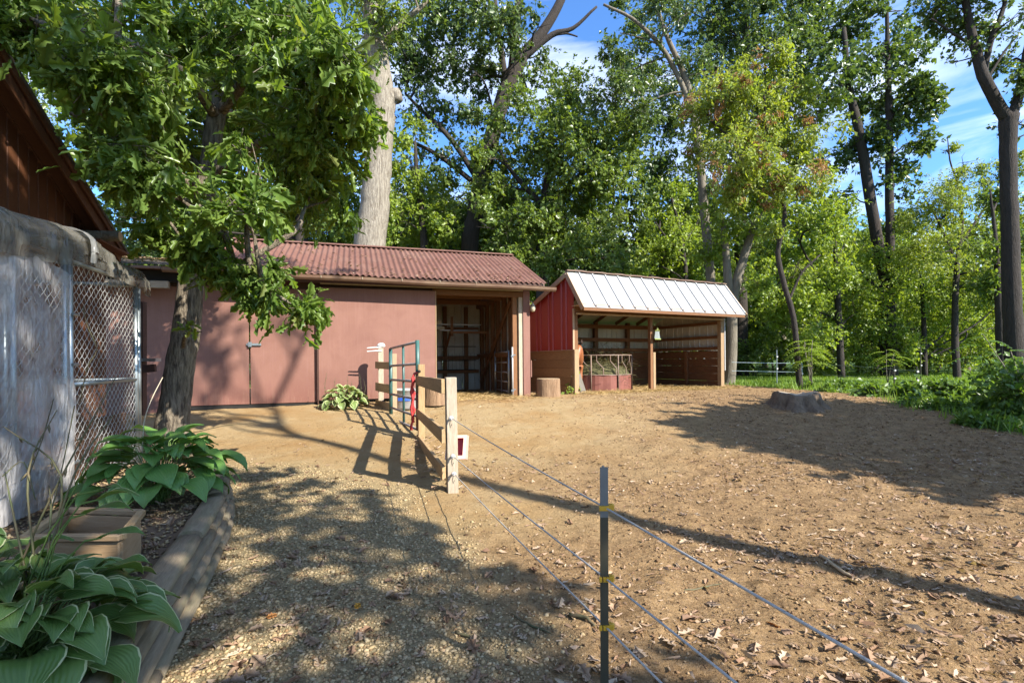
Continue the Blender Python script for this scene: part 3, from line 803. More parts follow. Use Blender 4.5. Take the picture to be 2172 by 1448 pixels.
for k in range(2):
    pts = []
    for i in range(15):
        t = i / 14
        p = at(874 + 2.2 * math.sin(i * 1.3 + k) + k * 2.5, 800 + (112 if k == 0 else 96) * t, 8.35 + k * .03); pts.append(p)
    lr.tube(pts, [.017 + .01 * abs(math.sin(i * 2.1)) for i in range(15)], 7)
lr.tube([at(874, 806, 8.36), at(879, 792, 8.5), at(886, 790, 8.62)], .02, 7)
o = lr.build('lead_rope', M['red_rope'], None, smooth=True); tag(o, 'red lead rope hanging knotted from the gate end', 'lead rope', kind='thing')

tp = thing('steel_post', (.39, 2.1, 0), 'dark green steel stake post with grey top and yellow clips', 'fence post')
def tpost(z0, z1, mat, nm):
    b = at(1281 + (0 if z0 > .7 else 0), 1200, 2.1)
    x0, y0 = b.x, 2.1
    prof = [(-.017, -.006), (.017, -.006), (.017, .0), (.004, .0), (.004, .03), (-.004, .03), (-.004, .0), (-.017, .0)]
    lean = .0
    vs = [(x0 + x + .006 * (z - .5), y0 + y, z) for z in (z0, z1) for (x, y) in prof]; n = len(prof)
    fs = [(i, (i + 1) % n, n + (i + 1) % n, n + i) for i in range(n)] + [tuple(range(n, 2 * n))]
    return MB().add(vs, fs).build(nm, mat, tp)
zt = at(1283, 990, 2.1).z; zg = at(1283, 1096, 2.1).z
tpost(-.2, zg, M['tpost_green'], 'stake'); tpost(zg, zt, M['tpost_grey'], 'painted_top')
bx_ = at(1281, 1200, 2.1).x
for py in (1076, 1226, 1328):
    c = at(1281, py, 2.1); c.x = bx_ + .006 * (c.z - .5)
    mb = MB().box(c + Vector((0, -.011, 0)), (.044, .009, .020) if py == 1076 else (.012, .009, .020)).box(c + Vector((.026, .0, .002)), (.012, .028, .024))
    if py != 1076: mb.box(c + Vector((-.017, -.011, 0)), (.012, .009, .020)).box(c + Vector((.014, -.011, 0)), (.014, .009, .020))
    mb.lathe(c + Vector((.034, -.004, -.012)), [(.004, 0), (.009, .004), (.009, .024), (.004, .03)], 8)
    mb.build('clip', M['yellow_plastic'], tp)
for i, ((ax, ay), (cx_, cy_), nm) in enumerate((((957, 886), (1287, 1078), 'top'), ((961, 967), (1287, 1228), 'middle'), ((963, 1004), (1287, 1331), 'lowest'))):
    a = at(ax, ay, 5.26); b = at(cx_, cy_, 2.09); e = b + (b - a) * .95
    pts = [a + (b - a) * (k / 16) + Vector((0, 0, -.012 * math.sin(math.pi * k / 16))) for k in range(17)] + [b + (e - b) * (k / 8) for k in range(1, 9)]
    o = MB().tube(pts, .0042, 6).build('electric_rope', M['rope_grey'], None, smooth=True)
    tag(o, nm + ' of three grey electric ropes running from the near wooden post past the steel stake', 'rope', 'electric ropes at the near post', 'thing')

# ------------------------------------------------------------------ stumps, trough
def log_stump(px, py, r, h, name, label, seed, Y=None, sx=1.0):
    p = ground_at(px, py) if Y is None else at(px, py, Y)
    t = thing(name, p, label, 'stump'); rr = random.Random(seed); n = 22
    vs = []; fs = []; off = [1 + rr.uniform(-.07, .07) for _ in range(n)]
    lv = [(-.06, 1.05), (.02, 1.04), (h * .5, .99), (h * .92, .98), (h, .955)]
    for (z, s) in lv:
        for k in range(n):
            q = 2 * math.pi * k / n
            vs.append(p + Vector((r * s * off[k] * sx * math.cos(q), r * s * off[k] * math.sin(q), z)))
    for i in range(len(lv) - 1):
        for k in range(n): fs.append((i * n + k, i * n + (k + 1) % n, (i + 1) * n + (k + 1) % n, (i + 1) * n + k))
    MB().add(vs, fs).build('bark', M['bark_log'], t, smooth=True)
    top = [v + Vector((0, 0, .002)) for v in vs[-n:]] + [p + Vector((0, 0, h + .012))]
    MB().add(top, [(k, (k + 1) % n, n) for k in range(n)]).build('cut_face', M['log_end'], t)
    return t
M['bark_log'] = pm('log_bark', (.36, .23, .13), (.19, .11, .06), 7, .95, .9, (1.6, 1.6, .25), rnd=.05, bdist=.04)
log_stump(1163, 838, .32, .45, 'log_stump', 'sawn log round with pale top beside the red shed corner', 5, 13.4)
log_stump(921, 853, .24, .42, 'log_stump', 'reddish log round behind the fence by the open bay', 8, 11.4)
p = ground_at(1708, 868)
st = thing('tree_stump', p, 'wide low grey old tree stump at the edge of the dirt yard', 'stump')
rr = random.Random(4); n = 30; vs = []; fs = []
n = 48; off = [1 + .13 * math.sin(3 * 2 * math.pi * k / n + 1) + .09 * math.sin(8 * 2 * math.pi * k / n) + .055 * (-1) ** k + rr.uniform(-.05, .05) for k in range(n)]
lv = [(-.1, 1.4), (.02, 1.22), (.09, 1.04), (.2, .93), (.30, .86), (.33, .78)]
for j, (z, s) in enumerate(lv):
    for k in range(n):
        q = 2 * math.pi * k / n
        o_ = 1 + (off[k] - 1) * (1.2 if j < 3 else .6)
        hz = z * (1 + (.09 * math.sin(q * 2 + 2) + rr.uniform(-.05, .05) if j > 3 else 0))
        vs.append(p + Vector((.52 * s * o_ * math.cos(q), .45 * s * o_ * math.sin(q) + .3, hz)))
for i in range(len(lv) - 1):
    for k in range(n): fs.append((i * n + k, i * n + (k + 1) % n, (i + 1) * n + (k + 1) % n, (i + 1) * n + k))
MB().add(vs, fs).build('bark', pm('grey_stump_bark', (.27, .185, .115), (.11, .075, .048), 6, .95, 1, (1.2, 1.2, .5), bdist=.05), st, smooth=True)
MB().add([v + Vector((0, 0, .003)) for v in vs[-n:]] + [p + Vector((0, .3, .31))], [(k, (k + 1) % n, n) for k in range(n)]).build('cut_face', pm('grey_stump_top', (.42, .34, .24), (.28, .215, .15), 10, .9, .6), st)
tg = at(862, 838, 11.1); tg.z = float(gz(tg.y)) - .01
tr = thing('water_tub', tg, 'grey water tub with a blue label behind the green gate', 'tub')
q = MB(); q.lathe(tg, [(.30, 0), (.32, .05), (.36, .40), (.39, .42), (.39, .44), (.35, .44), (.33, .40), (.30, .08), (.05, .07)], 20)
q.build('tub', pm('grey_tub_plastic', (.33, .31, .29), (.28, .265, .25), 5, .5, .03), tr, smooth=True)
q = MB(); vs = []
for k in range(7):
    a = -1.9 + k * .13
    for z in (.2, .27): vs.append(tg + Vector((.352 * math.cos(a), .352 * math.sin(a), z)))
q.add(vs, [(2 * i, 2 * i + 2, 2 * i + 3, 2 * i + 1) for i in range(6)]).build('label', pm('blue_label', (.03, .10, .50), (.04, .13, .55), 5, .5, 0), tr)

# ------------------------------------------------------------------ hay feeder, hay, bag, leaning board
fc = L2(1.78, 1.35, .5)
fe = thing('hay_feeder', fc, 'round rust red hay feeder ring with bent slanted bars in the shelter', 'hay feeder')
FR = 1.08
M['rust_tube'] = pm('rusty_tube', (.17, .10, .065), (.24, .18, .14), 12, .6, .1)
def fp(a, r, z): return Vector((fc.x + r * math.cos(a), fc.y + r * math.sin(a), z))
NS = 8
for k in range(NS):
    a0 = 2 * math.pi * k / NS - .35; a1 = a0 + 2 * math.pi / NS - .015; vs = []; fs = []
    for i in range(8):
        a = a0 + (a1 - a0) * i / 7
        b_ = .012 * math.sin(i * 1.6 + k)
        vs += [fp(a, FR + b_, .50), fp(a, FR + b_, 1.03), fp(a, FR - .012 + b_, .50), fp(a, FR - .012 + b_, 1.03)]
    for i in range(7):
        q = 4 * i; fs += [(q, q + 4, q + 5, q + 1), (q + 2, q + 3, q + 7, q + 6), (q + 1, q + 5, q + 7, q + 3)]
    MB().add(vs, fs).build('skirt_panel', M['feeder_red'], fe, smooth=False)
    MB().tube([fp(a0, FR + .02, .49), fp(a0, FR + .02, 1.64)], .02, 6).build('upright', M['rust_tube'], fe, smooth=True)
for z in (1.03, 1.64):
    MB().tube([fp(2 * math.pi * k / 40, FR, z) for k in range(41)], .02, 6, False).build('ring', M['rust_tube'], fe, smooth=True)
for k in range(16):
    a = 2 * math.pi * k / 16 - .2
    MB().tube([fp(a, FR, 1.63), fp(a, FR, 1.46), fp(a + .10, FR, 1.34), fp(a + .19, FR, 1.24), fp(a + .19, FR, 1.04)], .017, 6, False).build('bar', M['rust_tube'], fe, smooth=True)

def tufts(name, centers, n, L, mat, parent=None, label=None, cat=None, flat=.5, seed=1, w=.006, zf=1.0):
    """straw and hay: many thin bent blades"""
    g = np.random.default_rng(seed)
    c = np.repeat(np.array([[*a] for a, _ in centers], float), n // len(centers), 0); sp = np.repeat(np.array([b for _, b in centers], float), n // len(centers), 0)[:, None]
    m = len(c); p = c + g.normal(size=(m, 3)) * sp * .5 * np.array([1, 1, zf])
    if zf < .2: p[:, 2] = gz(p[:, 1]) + .02 + np.abs(g.normal(size=m)) * zf
    d = g.normal(size=(m, 3)); d[:, 2] *= flat; d /= np.linalg.norm(d, axis=1, keepdims=True)
    s = np.cross(d, g.normal(size=(m, 3))); s /= np.linalg.norm(s, axis=1, keepdims=True)
    l = g.uniform(.5, 1.2, (m, 1)) * L
    md = p + d * l * .5 + g.normal(size=(m, 3)) * l * .08; e = p + d * l + g.normal(size=(m, 3)) * l * .15
    V = np.stack([p - s * w, p + s * w, md + s * w, md - s * w, e], 1).reshape(-1, 3)
    b = np.arange(m)[:, None] * 5
    F4 = b + np.array([[0, 1, 2, 3]]); F3 = b + np.array([[3, 2, 4]])
    if parent is not None: V = V - np.array(org(parent))
    tn = g.random(m)
    me = np_mesh(name, V, [F4, F3], mat, tint=np.concatenate([tn, tn]))
    o = link(name, me, parent); o['kind'] = 'stuff'
    if label: o['label'] = label
    if cat: o['category'] = cat
    return o
M['hay'] = leafmat('hay_blades', [(.055, .05, .018), (.11, .09, .035), (.08, .075, .026)], .2, .8, .2)
M['straw'] = leafmat('straw_blades', [(.30, .20, .08), (.46, .33, .15), (.22, .14, .06)], .2, .8, .2)
hy = MB(); hy.lathe(fc + Vector((0, 0, 0)), [(1.0, 0), (1.0, .55), (.9, .70), (.6, .85), (.25, .93), (.02, .95)], 20, .08, 3)
hp = hy.build('hay_pile', pm('hay_heap', (.12, .11, .045), (.07, .065, .025), 9, .95, 1, bdist=.05), None, smooth=True)
tag(hp, 'heap of greenish hay inside the round feeder', 'hay', kind='stuff')
tufts('hay_blades', [(fc + Vector((x, y, .62 + .25 * (1 - (x * x + y * y)))), .5) for x in (-.5, 0, .5) for y in (-.5, 0, .5)], 2700, .28, M['hay'], None, 'loose hay blades on top of the feeder heap', 'hay', seed=4)

bg = L2(2.97, -.08, 0)
bag = thing('hanging_bag', bg + Vector((0, 0, 2.12)), 'small pale green edged bag hung on the middle shelter post', 'bag')
def bagpt(x, z, d=0): return bg + U2 * x - B2 * (.06 + d) + Vector((0, 0, z))
gm_ = pm('yellow_green_plastic', (.26, .30, .07), (.2, .24, .06), 7, .5, .05)
bb = MB(); vs = []
prof = [(2.14, .115), (2.18, .112), (2.26, .095), (2.32, .085), (2.37, .09)]
for z, hw in prof: vs += [bagpt(-hw, z, .0), bagpt(0, z, .03), bagpt(hw, z, 0), bagpt(hw, z, -.012), bagpt(-hw, z, -.012)]
fs = [(i * 5 + k, i * 5 + (k + 1) % 5, i * 5 + 5 + (k + 1) % 5, i * 5 + 5 + k) for i in range(len(prof) - 1) for k in range(5)]
bb.add(vs, fs).build('sack', pm('pale_grey_bag', (.26, .29, .27), (.2, .23, .22), 12, .55, .2), bag)
MB().beam(bagpt(-.12, 2.13, .01), bagpt(.12, 2.13, .01), .04, .035).build('hem', gm_, bag)
MB().tube([bagpt(-.09, 2.37, .01), bagpt(-.05, 2.40, .01), bagpt(-.03, 2.38, .02), bagpt(0, 2.50, .0), bagpt(.03, 2.39, .02), bagpt(.09, 2.38, .01)], [.012, .02, .018, .014, .02, .012], 6).build('tie', gm_, bag)
lb = MB()
q0 = L2(.20, -.10, 0)
pts = [L2(.12, .16, 1.36), L2(.20, .16, 1.34), L2(.31, .11, .95), L2(.42, .05, .55), L2(.42, .05, .46), L2(.24, .05, .46)]
back = [p_ + B2 * .03 for p_ in pts]; n = len(pts)
lb.add(pts + back, [tuple(range(n)), tuple(range(2 * n - 1, n - 1, -1))] + [(i, n + i, n + (i + 1) % n, (i + 1) % n) for i in range(n)])
tag(lb.build('leaning_board', pm('grey_board', (.20, .175, .14), (.15, .13, .105), 5, .8, .2), None), 'cut grey board leaning inside the shelter beside the horse', 'board', kind='thing')

# ------------------------------------------------------------------ horse
def skin_obj(name, nodes, edges, mat, parent, root=0, sub=2):
    me = bpy.data.meshes.new(name); o3 = org(parent)
    me.from_pydata([tuple(Vector(n[0]) - o3) for n in nodes], edges, [])
    o = bpy.data.objects.new('tmp', me); COL.objects.link(o)
    md = o.modifiers.new('s', 'SKIN'); md.use_smooth_shade = True
    for i, nd in enumerate(nodes):
        rr = nd[1]; me.skin_vertices[0].data[i].radius = rr if isinstance(rr, tuple) else (rr, rr)
        me.skin_vertices[0].data[i].use_root = (i == root)
    s2 = o.modifiers.new('d', 'SUBSURF'); s2.levels = sub; s2.render_levels = sub
    dg = bpy.context.evaluated_depsgraph_get()
    m2 = bpy.data.meshes.new_from_object(o.evaluated_get(dg)); bpy.data.objects.remove(o)
    m2.name = name; m2.materials.clear(); m2.materials.append(mat)
    m2.polygons.foreach_set('use_smooth', [True] * len(m2.polygons))
    return link(name, m2, parent)
hs0 = L2(.43, .62, .5)
hfwd = -B2; hside = U2.copy()
horse = thing('horse', hs0, 'chestnut horse with one white sock standing behind the shelter corner post', 'horse')
def H(f, s, z): return hs0 + hfwd * f + hside * s + Vector((0, 0, z - .02))
nodes = [(H(-.75, 0, 1.06), (.25, .29)), (H(-1.35, 0, 1.12), (.27, .29)), (H(-1.65, 0, 1.1), (.2, .25)), (H(-.2, 0, 1.04), (.26, .3)), (H(.10, 0, 1.12), (.20, .27)),
         (H(.25, -.03, 1.26), (.13, .20)), (H(.33, -.08, 1.36), (.10, .15)), (H(.38, -.13, 1.38), (.095, .12)), (H(.44, -.19, 1.22), (.075, .095)), (H(.47, -.25, 1.05), (.055, .06)), (H(.48, -.27, .98), (.05, .055))]
edges = [(0, 1), (1, 2), (0, 3), (3, 4), (4, 5), (5, 6), (6, 7), (7, 8), (8, 9), (9, 10)]
def leg(rootidx, pts):
    k = rootidx
    for p_, r_ in pts:
        nodes.append((p_, r_)); edges.append((k, len(nodes) - 1)); k = len(nodes) - 1
for s in (-1, 1):
    leg(4, [(H(.02, .17 * s, .88), .105), (H(.0, .17 * s, .66), .07), (H(.03, .165 * s, .46), .055), (H(.02, .165 * s, .26), .035), (H(.04, .165 * s, .12), .042), (H(.10, .165 * s, .035), .052)])
    leg(1, [(H(-1.40, .19 * s, .86), .15), (H(-1.30, .19 * s, .68), .10), (H(-1.55, .18 * s, .48), .06), (H(-1.53, .18 * s, .26), .038), (H(-1.50, .18 * s, .12), .042), (H(-1.42, .18 * s, .035), .052)])
def horse_mat():
    m, nt, out = _new('chestnut_coat'); bs = nt.nodes.new('ShaderNodeBsdfPrincipled')
    v = _coords(nt); sx = nt.nodes.new('ShaderNodeSeparateXYZ'); nt.links.new(v, sx.inputs[0])
    n = _noise(nt, v, 3, 4)
    c = _mixrgb(nt, n, (.20, .065, .022), (.29, .10, .035))
    mr = nt.nodes.new('ShaderNodeMath'); mr.operation = 'LESS_THAN'; mr.inputs[1].default_value = .20; nt.links.new(sx.outputs['Z'], mr.inputs[0])
    c = _mixrgb(nt, mr.outputs[0], c, (.62, .58, .52))
    m2 = nt.nodes.new('ShaderNodeMath'); m2.operation = 'LESS_THAN'; m2.inputs[1].default_value = .05; nt.links.new(sx.outputs['Z'], m2.inputs[0])
    c = _mixrgb(nt, m2.outputs[0], c, (.12, .10, .08))
    nt.links.new(c, bs.inputs['Base Color']); bs.inputs['Roughness'].default_value = .5
    nt.links.new(bs.outputs[0], out.inputs[0]); return m
skin_obj('body', nodes, edges, horse_mat(), horse, 0)
mane = pm('dark_mane', (.05, .022, .012), (.03, .014, .008), 20, .7, .4, (1, 1, .3))
for s in (-1, 1):
    e0 = H(.36, -.10 + .06 * s, 1.49)
    MB().tube([e0, e0 + Vector((.012 * s, -.01, .06)), e0 + Vector((.02 * s, -.015, .13))], [.038, .034, .006], 8).build('ear', mane, horse, smooth=True)
    MB().lathe(H(.43, -.16 + .085 * s, 1.31), [(.004, -.016), (.016, -.008), (.018, 0), (.016, .008), (.004, .016)], 8).build('eye', M['black'], horse, smooth=True)
    MB().lathe(H(.52, -.265 + .03 * s, 1.0), [(.003, -.012), (.012, 0), (.003, .012)], 8).build('nostril', M['black'], horse, smooth=True)
mm = MB()
for k in range(26):
    t = k / 25
    c = H(.33 - .5 * t, -.09 + .09 * t, 1.525 - .12 * t)
    mm.tube([c, c + hside * .05 + Vector((0, 0, -.06)), c + hside * .09 + Vector((0, 0, -.2 - .05 * random.random()))], [.02, .022, .004], 5)
mm.build('mane', mane, horse, smooth=True)
mm = MB()
for k in range(16):
    c = H(-1.86, (k - 8) * .008, 1.2)
    mm.tube([c, c - hfwd * (.1 + .02 * random.random()) + Vector((0, 0, -.15)), c - hfwd * .12 + Vector((0, 0, -.75 - .1 * random.random()))], [.025, .03, .004], 5)
mm.build('tail', mane, horse, smooth=True)

# ------------------------------------------------------------------ raised bed: soil, timber retaining wall, planter
WP = [(-1.05, .5), (-1.33, 1.25), (-1.82, 2.42), (-2.29, 3.63), (-2.50, 4.14), (-2.80, 4.75), (-3.15, 5.3), (-3.6, 5.78), (-4.2, 6.15)]
def wall_x(y): return np.interp(y, [p_[1] for p_ in WP], [p_[0] for p_ in WP])
BEDZ = .345
bx = np.arange(-9, -1.0, .07); by = np.arange(.3, 6.6, .07)
BX, BY = np.meshgrid(bx, by); lim = wall_x(BY) - .10
keep = BX < lim + .07
BXc = np.minimum(BX, lim); BZ = BEDZ - .03 + (fbm(BXc * 3, BY * 3, 51) - .47) * .08 + (fbm(BXc * 14, BY * 14, 52) - .47) * .03
i2 = np.arange(BX.size).reshape(BX.shape)
BF = np.stack([i2[:-1, :-1], i2[:-1, 1:], i2[1:, 1:], i2[1:, :-1]], -1).reshape(-1, 4)
BF = BF[keep.ravel()[BF].all(1)]
bed = link('bed_soil', np_mesh('bed_soil', np.stack([BXc.ravel(), BY.ravel(), BZ.ravel()], -1), BF, M['soil'], smooth=True)); tag(bed, 'raised planting bed of leafy soil behind the timbers', kind='structure')

def timber_mesh(p0, p1, r, h, mat, name, parent, seed):
    """half rounded landscape timber: flat top and bottom, rounded sides"""
    M_, L = axes(p0, p1); rr = random.Random(seed); ns = 7
    prof = [(-.4, -.5), (.4, -.5), (.78, -.36), (.99, 0), (.78, .36), (.4, .5), (-.4, .5), (-.78, .36), (-.99, 0), (-.78, -.36)]
    vs = []; fs = []; n = len(prof)
    for i in range(ns + 1):
        x = (i / ns - .5) * L; wob = rr.uniform(-.004, .004)
        sc = .93 if i in (0, ns) else 1
        for (a, b) in prof: vs.append((x, a * r * sc + wob, b * h * sc + wob * .6))
    for i in range(ns):
        for k in range(n): fs.append((i * n + k, i * n + (k + 1) % n, (i + 1) * n + (k + 1) % n, (i + 1) * n + k))
    fs += [tuple(range(n))[::-1], tuple(ns * n + k for k in range(n))]
    me = bpy.data.meshes.new(name); me.from_pydata(vs, [], fs); me.materials.append(mat)
    me.polygons.foreach_set('use_smooth', [True] * (ns * n) + [False, False])
    o = link(name, me, parent); mid = (Vector(p0) + Vector(p1)) / 2 - org(parent)
    o.matrix_basis = Matrix.Translation(mid) @ M_.to_4x4(); return o
rw = thing('retaining_wall', (-2.2, 3.4, 0), 'low curved retaining wall of stacked rounded landscape timbers', 'retaining wall')
def along(t):
    seg = [math.dist(WP[i], WP[i + 1]) for i in range(len(WP) - 1)]
    for i, s in enumerate(seg):
        if t <= s or i == len(seg) - 1:
            f = t / s; return Vector((WP[i][0] + (WP[i + 1][0] - WP[i][0]) * f, WP[i][1] + (WP[i + 1][1] - WP[i][1]) * f, 0))
        t -= s
cuts_ = [[0, 1.9, 3.55, 4.25, 4.85, 5.4, 5.95, 6.6, 7.2], [0, 1.2, 2.7, 3.9, 4.5, 5.1, 5.65, 6.2, 6.9], [0, .8, 2.2, 3.4, 4.15, 4.8, 5.4, 6.0, 6.6], [0, 1.5, 3.0, 4.05, 4.65, 5.25, 5.8, 6.4, 7.0]]
for c in range(4):
    z = .045 + c * .093; b_ = (3 - c) * .018
    ct = cuts_[c]
    for i in range(len(ct) - 1):
        a = along(ct[i] + .004); e = along(ct[i + 1] - .004)
        nrm = Vector(((e - a).y, -(e - a).x, 0)).normalized()
        rise = max(0, .05 * (i - 4))
        a2 = a + nrm * (b_ + random.uniform(-.008, .008)); e2 = e + nrm * (b_ + random.uniform(-.008, .008))
        a2.z = e2.z = z + float(gz((a.y + e.y) / 2)) * .8
        if c == 3: rad = .085
        else: rad = .075
        timber_mesh(a2, e2, rad, .0905, M['timber'], 'timber', rw, c * 20 + i)
a = ground_at(318, 1440); b = ground_at(470, 1113)
dd = (b - a).normalized()
for i, (s, e, lab) in enumerate(((-1.0, 1.02, 'near weathered ground timber lying in the gravel beside the retaining wall'), (1.04, 2.75, 'far weathered ground timber lying in the gravel beside the retaining wall'))):
    p0 = a + dd * s; p1 = a + dd * e; p0.z = p1.z = .018
    o = board('edging_timber', p0, p1, .125, .05, M['timber'], None, c=.012)
    tag(o, lab, 'timber', 'ground timbers beside the wall', 'thing')
pb_ = thing('planter_box', (-2.45, 2.95, .33), 'empty square wooden planter box set in the raised bed', 'planter')
PL = [at(52, 1146, 2.62), at(258, 1146, 2.62), at(300, 1100, 3.05), at(140, 1098, 3.12)]
PL = [Vector((p_.x, p_.y, .585)) for p_ in PL]
cen = sum(PL, Vector()) / 4
for i in range(4):
    p0, p1 = PL[i], PL[(i + 1) % 4]
    board('rim_board', p0, p1, .045, .032, M['rail_wood'] if i % 2 else M['pine'], pb_)
    inn0 = p0 + (cen - p0) * .05; inn1 = p1 + (cen - p1) * .05
    board('side_board', Vector((inn0.x, inn0.y, .45)), Vector((inn1.x, inn1.y, .45)), .022, .225, M['pine'], pb_)
MB().add([p_ + (cen - p_) * .1 + Vector((0, 0, -.20)) for p_ in PL], [(0, 1, 2, 3)]).build('floor_soil', M['soil'], pb_)

# ------------------------------------------------------------------ kennel of chain link with plastic
def K(t, w, z): return Vector((-3.95 - .303 * t - .953 * w, 4.4 + .953 * t - .303 * w, z))
KT = Vector((-.303, .953, 0)); KN = Vector((.953, .303, 0))
KB, KH = .34, 2.45
kn = thing('kennel', K(.4, .5, KB), 'chain link kennel with galvanised frame and hazy plastic over roof and side', 'kennel')
def post(t, w, r=.024, z1=KH):
    return MB().tube([K(t, w, KB - .05), K(t, w, z1)], r, 10).build('post', M['galv'], kn, smooth=True)
for t in (-1.65, -.74, -.045, .045, 1.44, 1.52): post(t, 0)
post(1.52, 1.25)
def rail_(t0, t1, w0, w1, z): return MB().tube([K(t0, w0, z), K(t1, w1, z)], .02, 8).build('rail', M['galv'], kn, smooth=True)
for z in (KB + .06, 1.32, KH - .02):
    rail_(-2.6, -.06, 0, 0, z); rail_(.06, 1.43, 0, 0, z); rail_(1.52, 1.52, 0, 1.25, z)
for z in (.62, 1.05, 1.50, 1.95):
    MB().tube([K(.02, -.03, z), K(.11, -.03, z)], .013, 6).build('clamp', M['galv'], kn)
def chain(name, t0, t1, w0, w1, z0, z1, dw=.075, dh=.075, r=.0024):
    mb = MB(); L = math.hypot(t1 - t0, w1 - w0); n = int(L / dw); rows = int((z1 - z0) / (dh / 2))
    V = []; F = []
    for i in range(n):
        for sgn in (0, 1):
            pass
    vs = []; fs = []
    for i in range(n):
        for j in range(rows):
            u0 = (i + (j % 2) * .5) / n; u1 = (i + ((j + 1) % 2) * .5) / n
            for (ua, ub, dpt) in ((u0, u1, .003), (1e-9 + (i + (1 - (j % 2) * .5)) / n, (i + (1 - ((j + 1) % 2) * .5)) / n, -.003)):
                za = z0 + j * dh / 2; zb = za + dh / 2
                pa = K(t0 + (t1 - t0) * ua, w0 + (w1 - w0) * ua - dpt, za); pb = K(t0 + (t1 - t0) * ub, w0 + (w1 - w0) * ub + dpt, zb)
                d = (pb - pa).normalized(); a = KN.cross(d).normalized() * r; c = KN * r
                b = len(vs)
                vs += [pa + a, pa - a * .5 + c, pa - a * .5 - c, pb + a, pb - a * .5 + c, pb - a * .5 - c]
                fs += [(b, b + 1, b + 4, b + 3), (b + 1, b + 2, b + 5, b + 4), (b + 2, b, b + 3, b + 5)]
    mb.add(vs, fs); return mb.build(name, M['galv_wire'], kn, kind='stuff')
M['galv_wire'] = pm('galvanised_wire', (.50, .49, .46), (.40, .39, .37), 30, .45, 0, metal=.35, rnd=0)
chain('chain_link', .06, 1.43, 0, 0, KB + .05, KH - .02, .088, .085, .0027)
chain('chain_link', -1.6, -.06, 0, 0, KB + .05, KH - .02, .095, .095, .0027)
# finer welded mesh on the lower half inside
wm = MB()
for z in np.arange(KB + .05, 1.32, .03): wm.beam(K(.06, .05, z), K(1.43, .05, z), .002, .002)
for t in np.arange(.06, 1.44, .03): wm.beam(K(t, .05, KB + .05), K(t, .05, 1.32), .002, .002)
for z in np.arange(KB + .05, 1.32, .04): wm.beam(K(1.48, .1, z), K(1.48, 1.2, z), .002, .002)
wm.build('welded_mesh', pm('dark_wire', (.14, .125, .11), (.1, .09, .08), 20, .6, 0), kn, kind='stuff')
def plastic(name, c, alpha, rough=.3):
    m, nt, out = _new(name); v = _coords(nt)
    d = nt.nodes.new('ShaderNodeBsdfPrincipled'); d.inputs['Base Color'].default_value = (*c, 1); d.inputs['Roughness'].default_value = rough; d.inputs['Specular IOR Level'].default_value = .6
    n = _noise(nt, v, 2.2, 5, .6, .25)
    nt.links.new(_bump(nt, _noise(nt, v, 12, 3, .6, .6), .5, .02, _bump(nt, _noise(nt, _coords(nt, (5, 5, 1.4)), 3, 4, .5, 1), .7, .05)), d.inputs['Normal'])
    tl = nt.nodes.new('ShaderNodeBsdfTranslucent'); tl.inputs['Color'].default_value = (*c, 1)
    tp_ = nt.nodes.new('ShaderNodeBsdfTransparent')
    m1 = nt.nodes.new('ShaderNodeMixShader'); m1.inputs[0].default_value = .35
    nt.links.new(d.outputs[0], m1.inputs[1]); nt.links.new(tl.outputs[0], m1.inputs[2])
    m2 = nt.nodes.new('ShaderNodeMixShader')
    mr = nt.nodes.new('ShaderNodeMapRange'); mr.inputs[1].default_value = .38; mr.inputs[2].default_value = .62; mr.inputs[3].default_value = alpha[0]; mr.inputs[4].default_value = alpha[1]
    nt.links.new(n, mr.inputs[0]); nt.links.new(mr.outputs[0], m2.inputs[0])
    nt.links.new(tp_.outputs[0], m2.inputs[1]); nt.links.new(m1.outputs[0], m2.inputs[2]); nt.links.new(m2.outputs[0], out.inputs[0]); return m
def sheet_grid(name, fn, nu, nv, mat, parent, th=0):
    vs = [fn(i / nu, j / nv) for i in range(nu + 1) for j in range(nv + 1)]
    fs = [(i * (nv + 1) + j, (i + 1) * (nv + 1) + j, (i + 1) * (nv + 1) + j + 1, i * (nv + 1) + j + 1) for i in range(nu) for j in range(nv)]
    return MB().add(vs, fs).build(name, mat, parent, smooth=True)
def hang(u, v):
    t = -2.3 + u * 2.17; z = KB + .03 + v * (KH - KB - .12 - .10 * max(0, u - .82) * 5 * v)
    w = -.05 - .03 * float(vnoise(t * 5, z * 1.2, 3)) - .035 * float(vnoise(t * 11, z * 1.8, 4)) - .03 * max(0, u - .9) * 10 * float(vnoise(3, z * 4, 9))
    return K(t + .02 * math.sin(z * 6) * u, w, z)
sheet_grid('plastic_side_sheet', hang, 60, 50, plastic('hazy_clear_plastic', (.78, .74, .71), (.24, .66)), kn)
def cover(u, v):
    t = -2.5 + u * 4.05
    prof = [(-.13, 2.36), (-.14, 2.47), (-.10, 2.60), (.02, 2.69), (.22, 2.74), (.5, 2.79), (.9, 2.84), (1.5, 2.90)]
    f = v * (len(prof) - 1); i = min(int(f), len(prof) - 2); f -= i
    w = prof[i][0] * (1 - f) + prof[i + 1][0] * f; z = prof[i][1] * (1 - f) + prof[i + 1][1] * f
    n = float(vnoise(t * 3.3, v * 3, 8)) - .5; n2 = float(vnoise(t * 9, v * 6, 12)) - .5
    sag = .04 * math.sin(t * 2.6 + 1) - (.12 * max(0, u - .86) / .14 if v > .4 else 0)
    if v < .15: z += .05 * math.sin(t * 2.1 + .6) + .02 * math.sin(t * 7)
    n3 = abs(float(vnoise(t * 6 + v * 5, v * 2 - t, 31)) - .5); n4 = abs(float(vnoise(t * 15, v * 4, 33)) - .5)
    return K(t, w - .07 * n - .05 * n2 + .05 * n3 + .018 * n4, z + sag * (1 if v > .2 else .3) + .03 * n - .05 * n3)
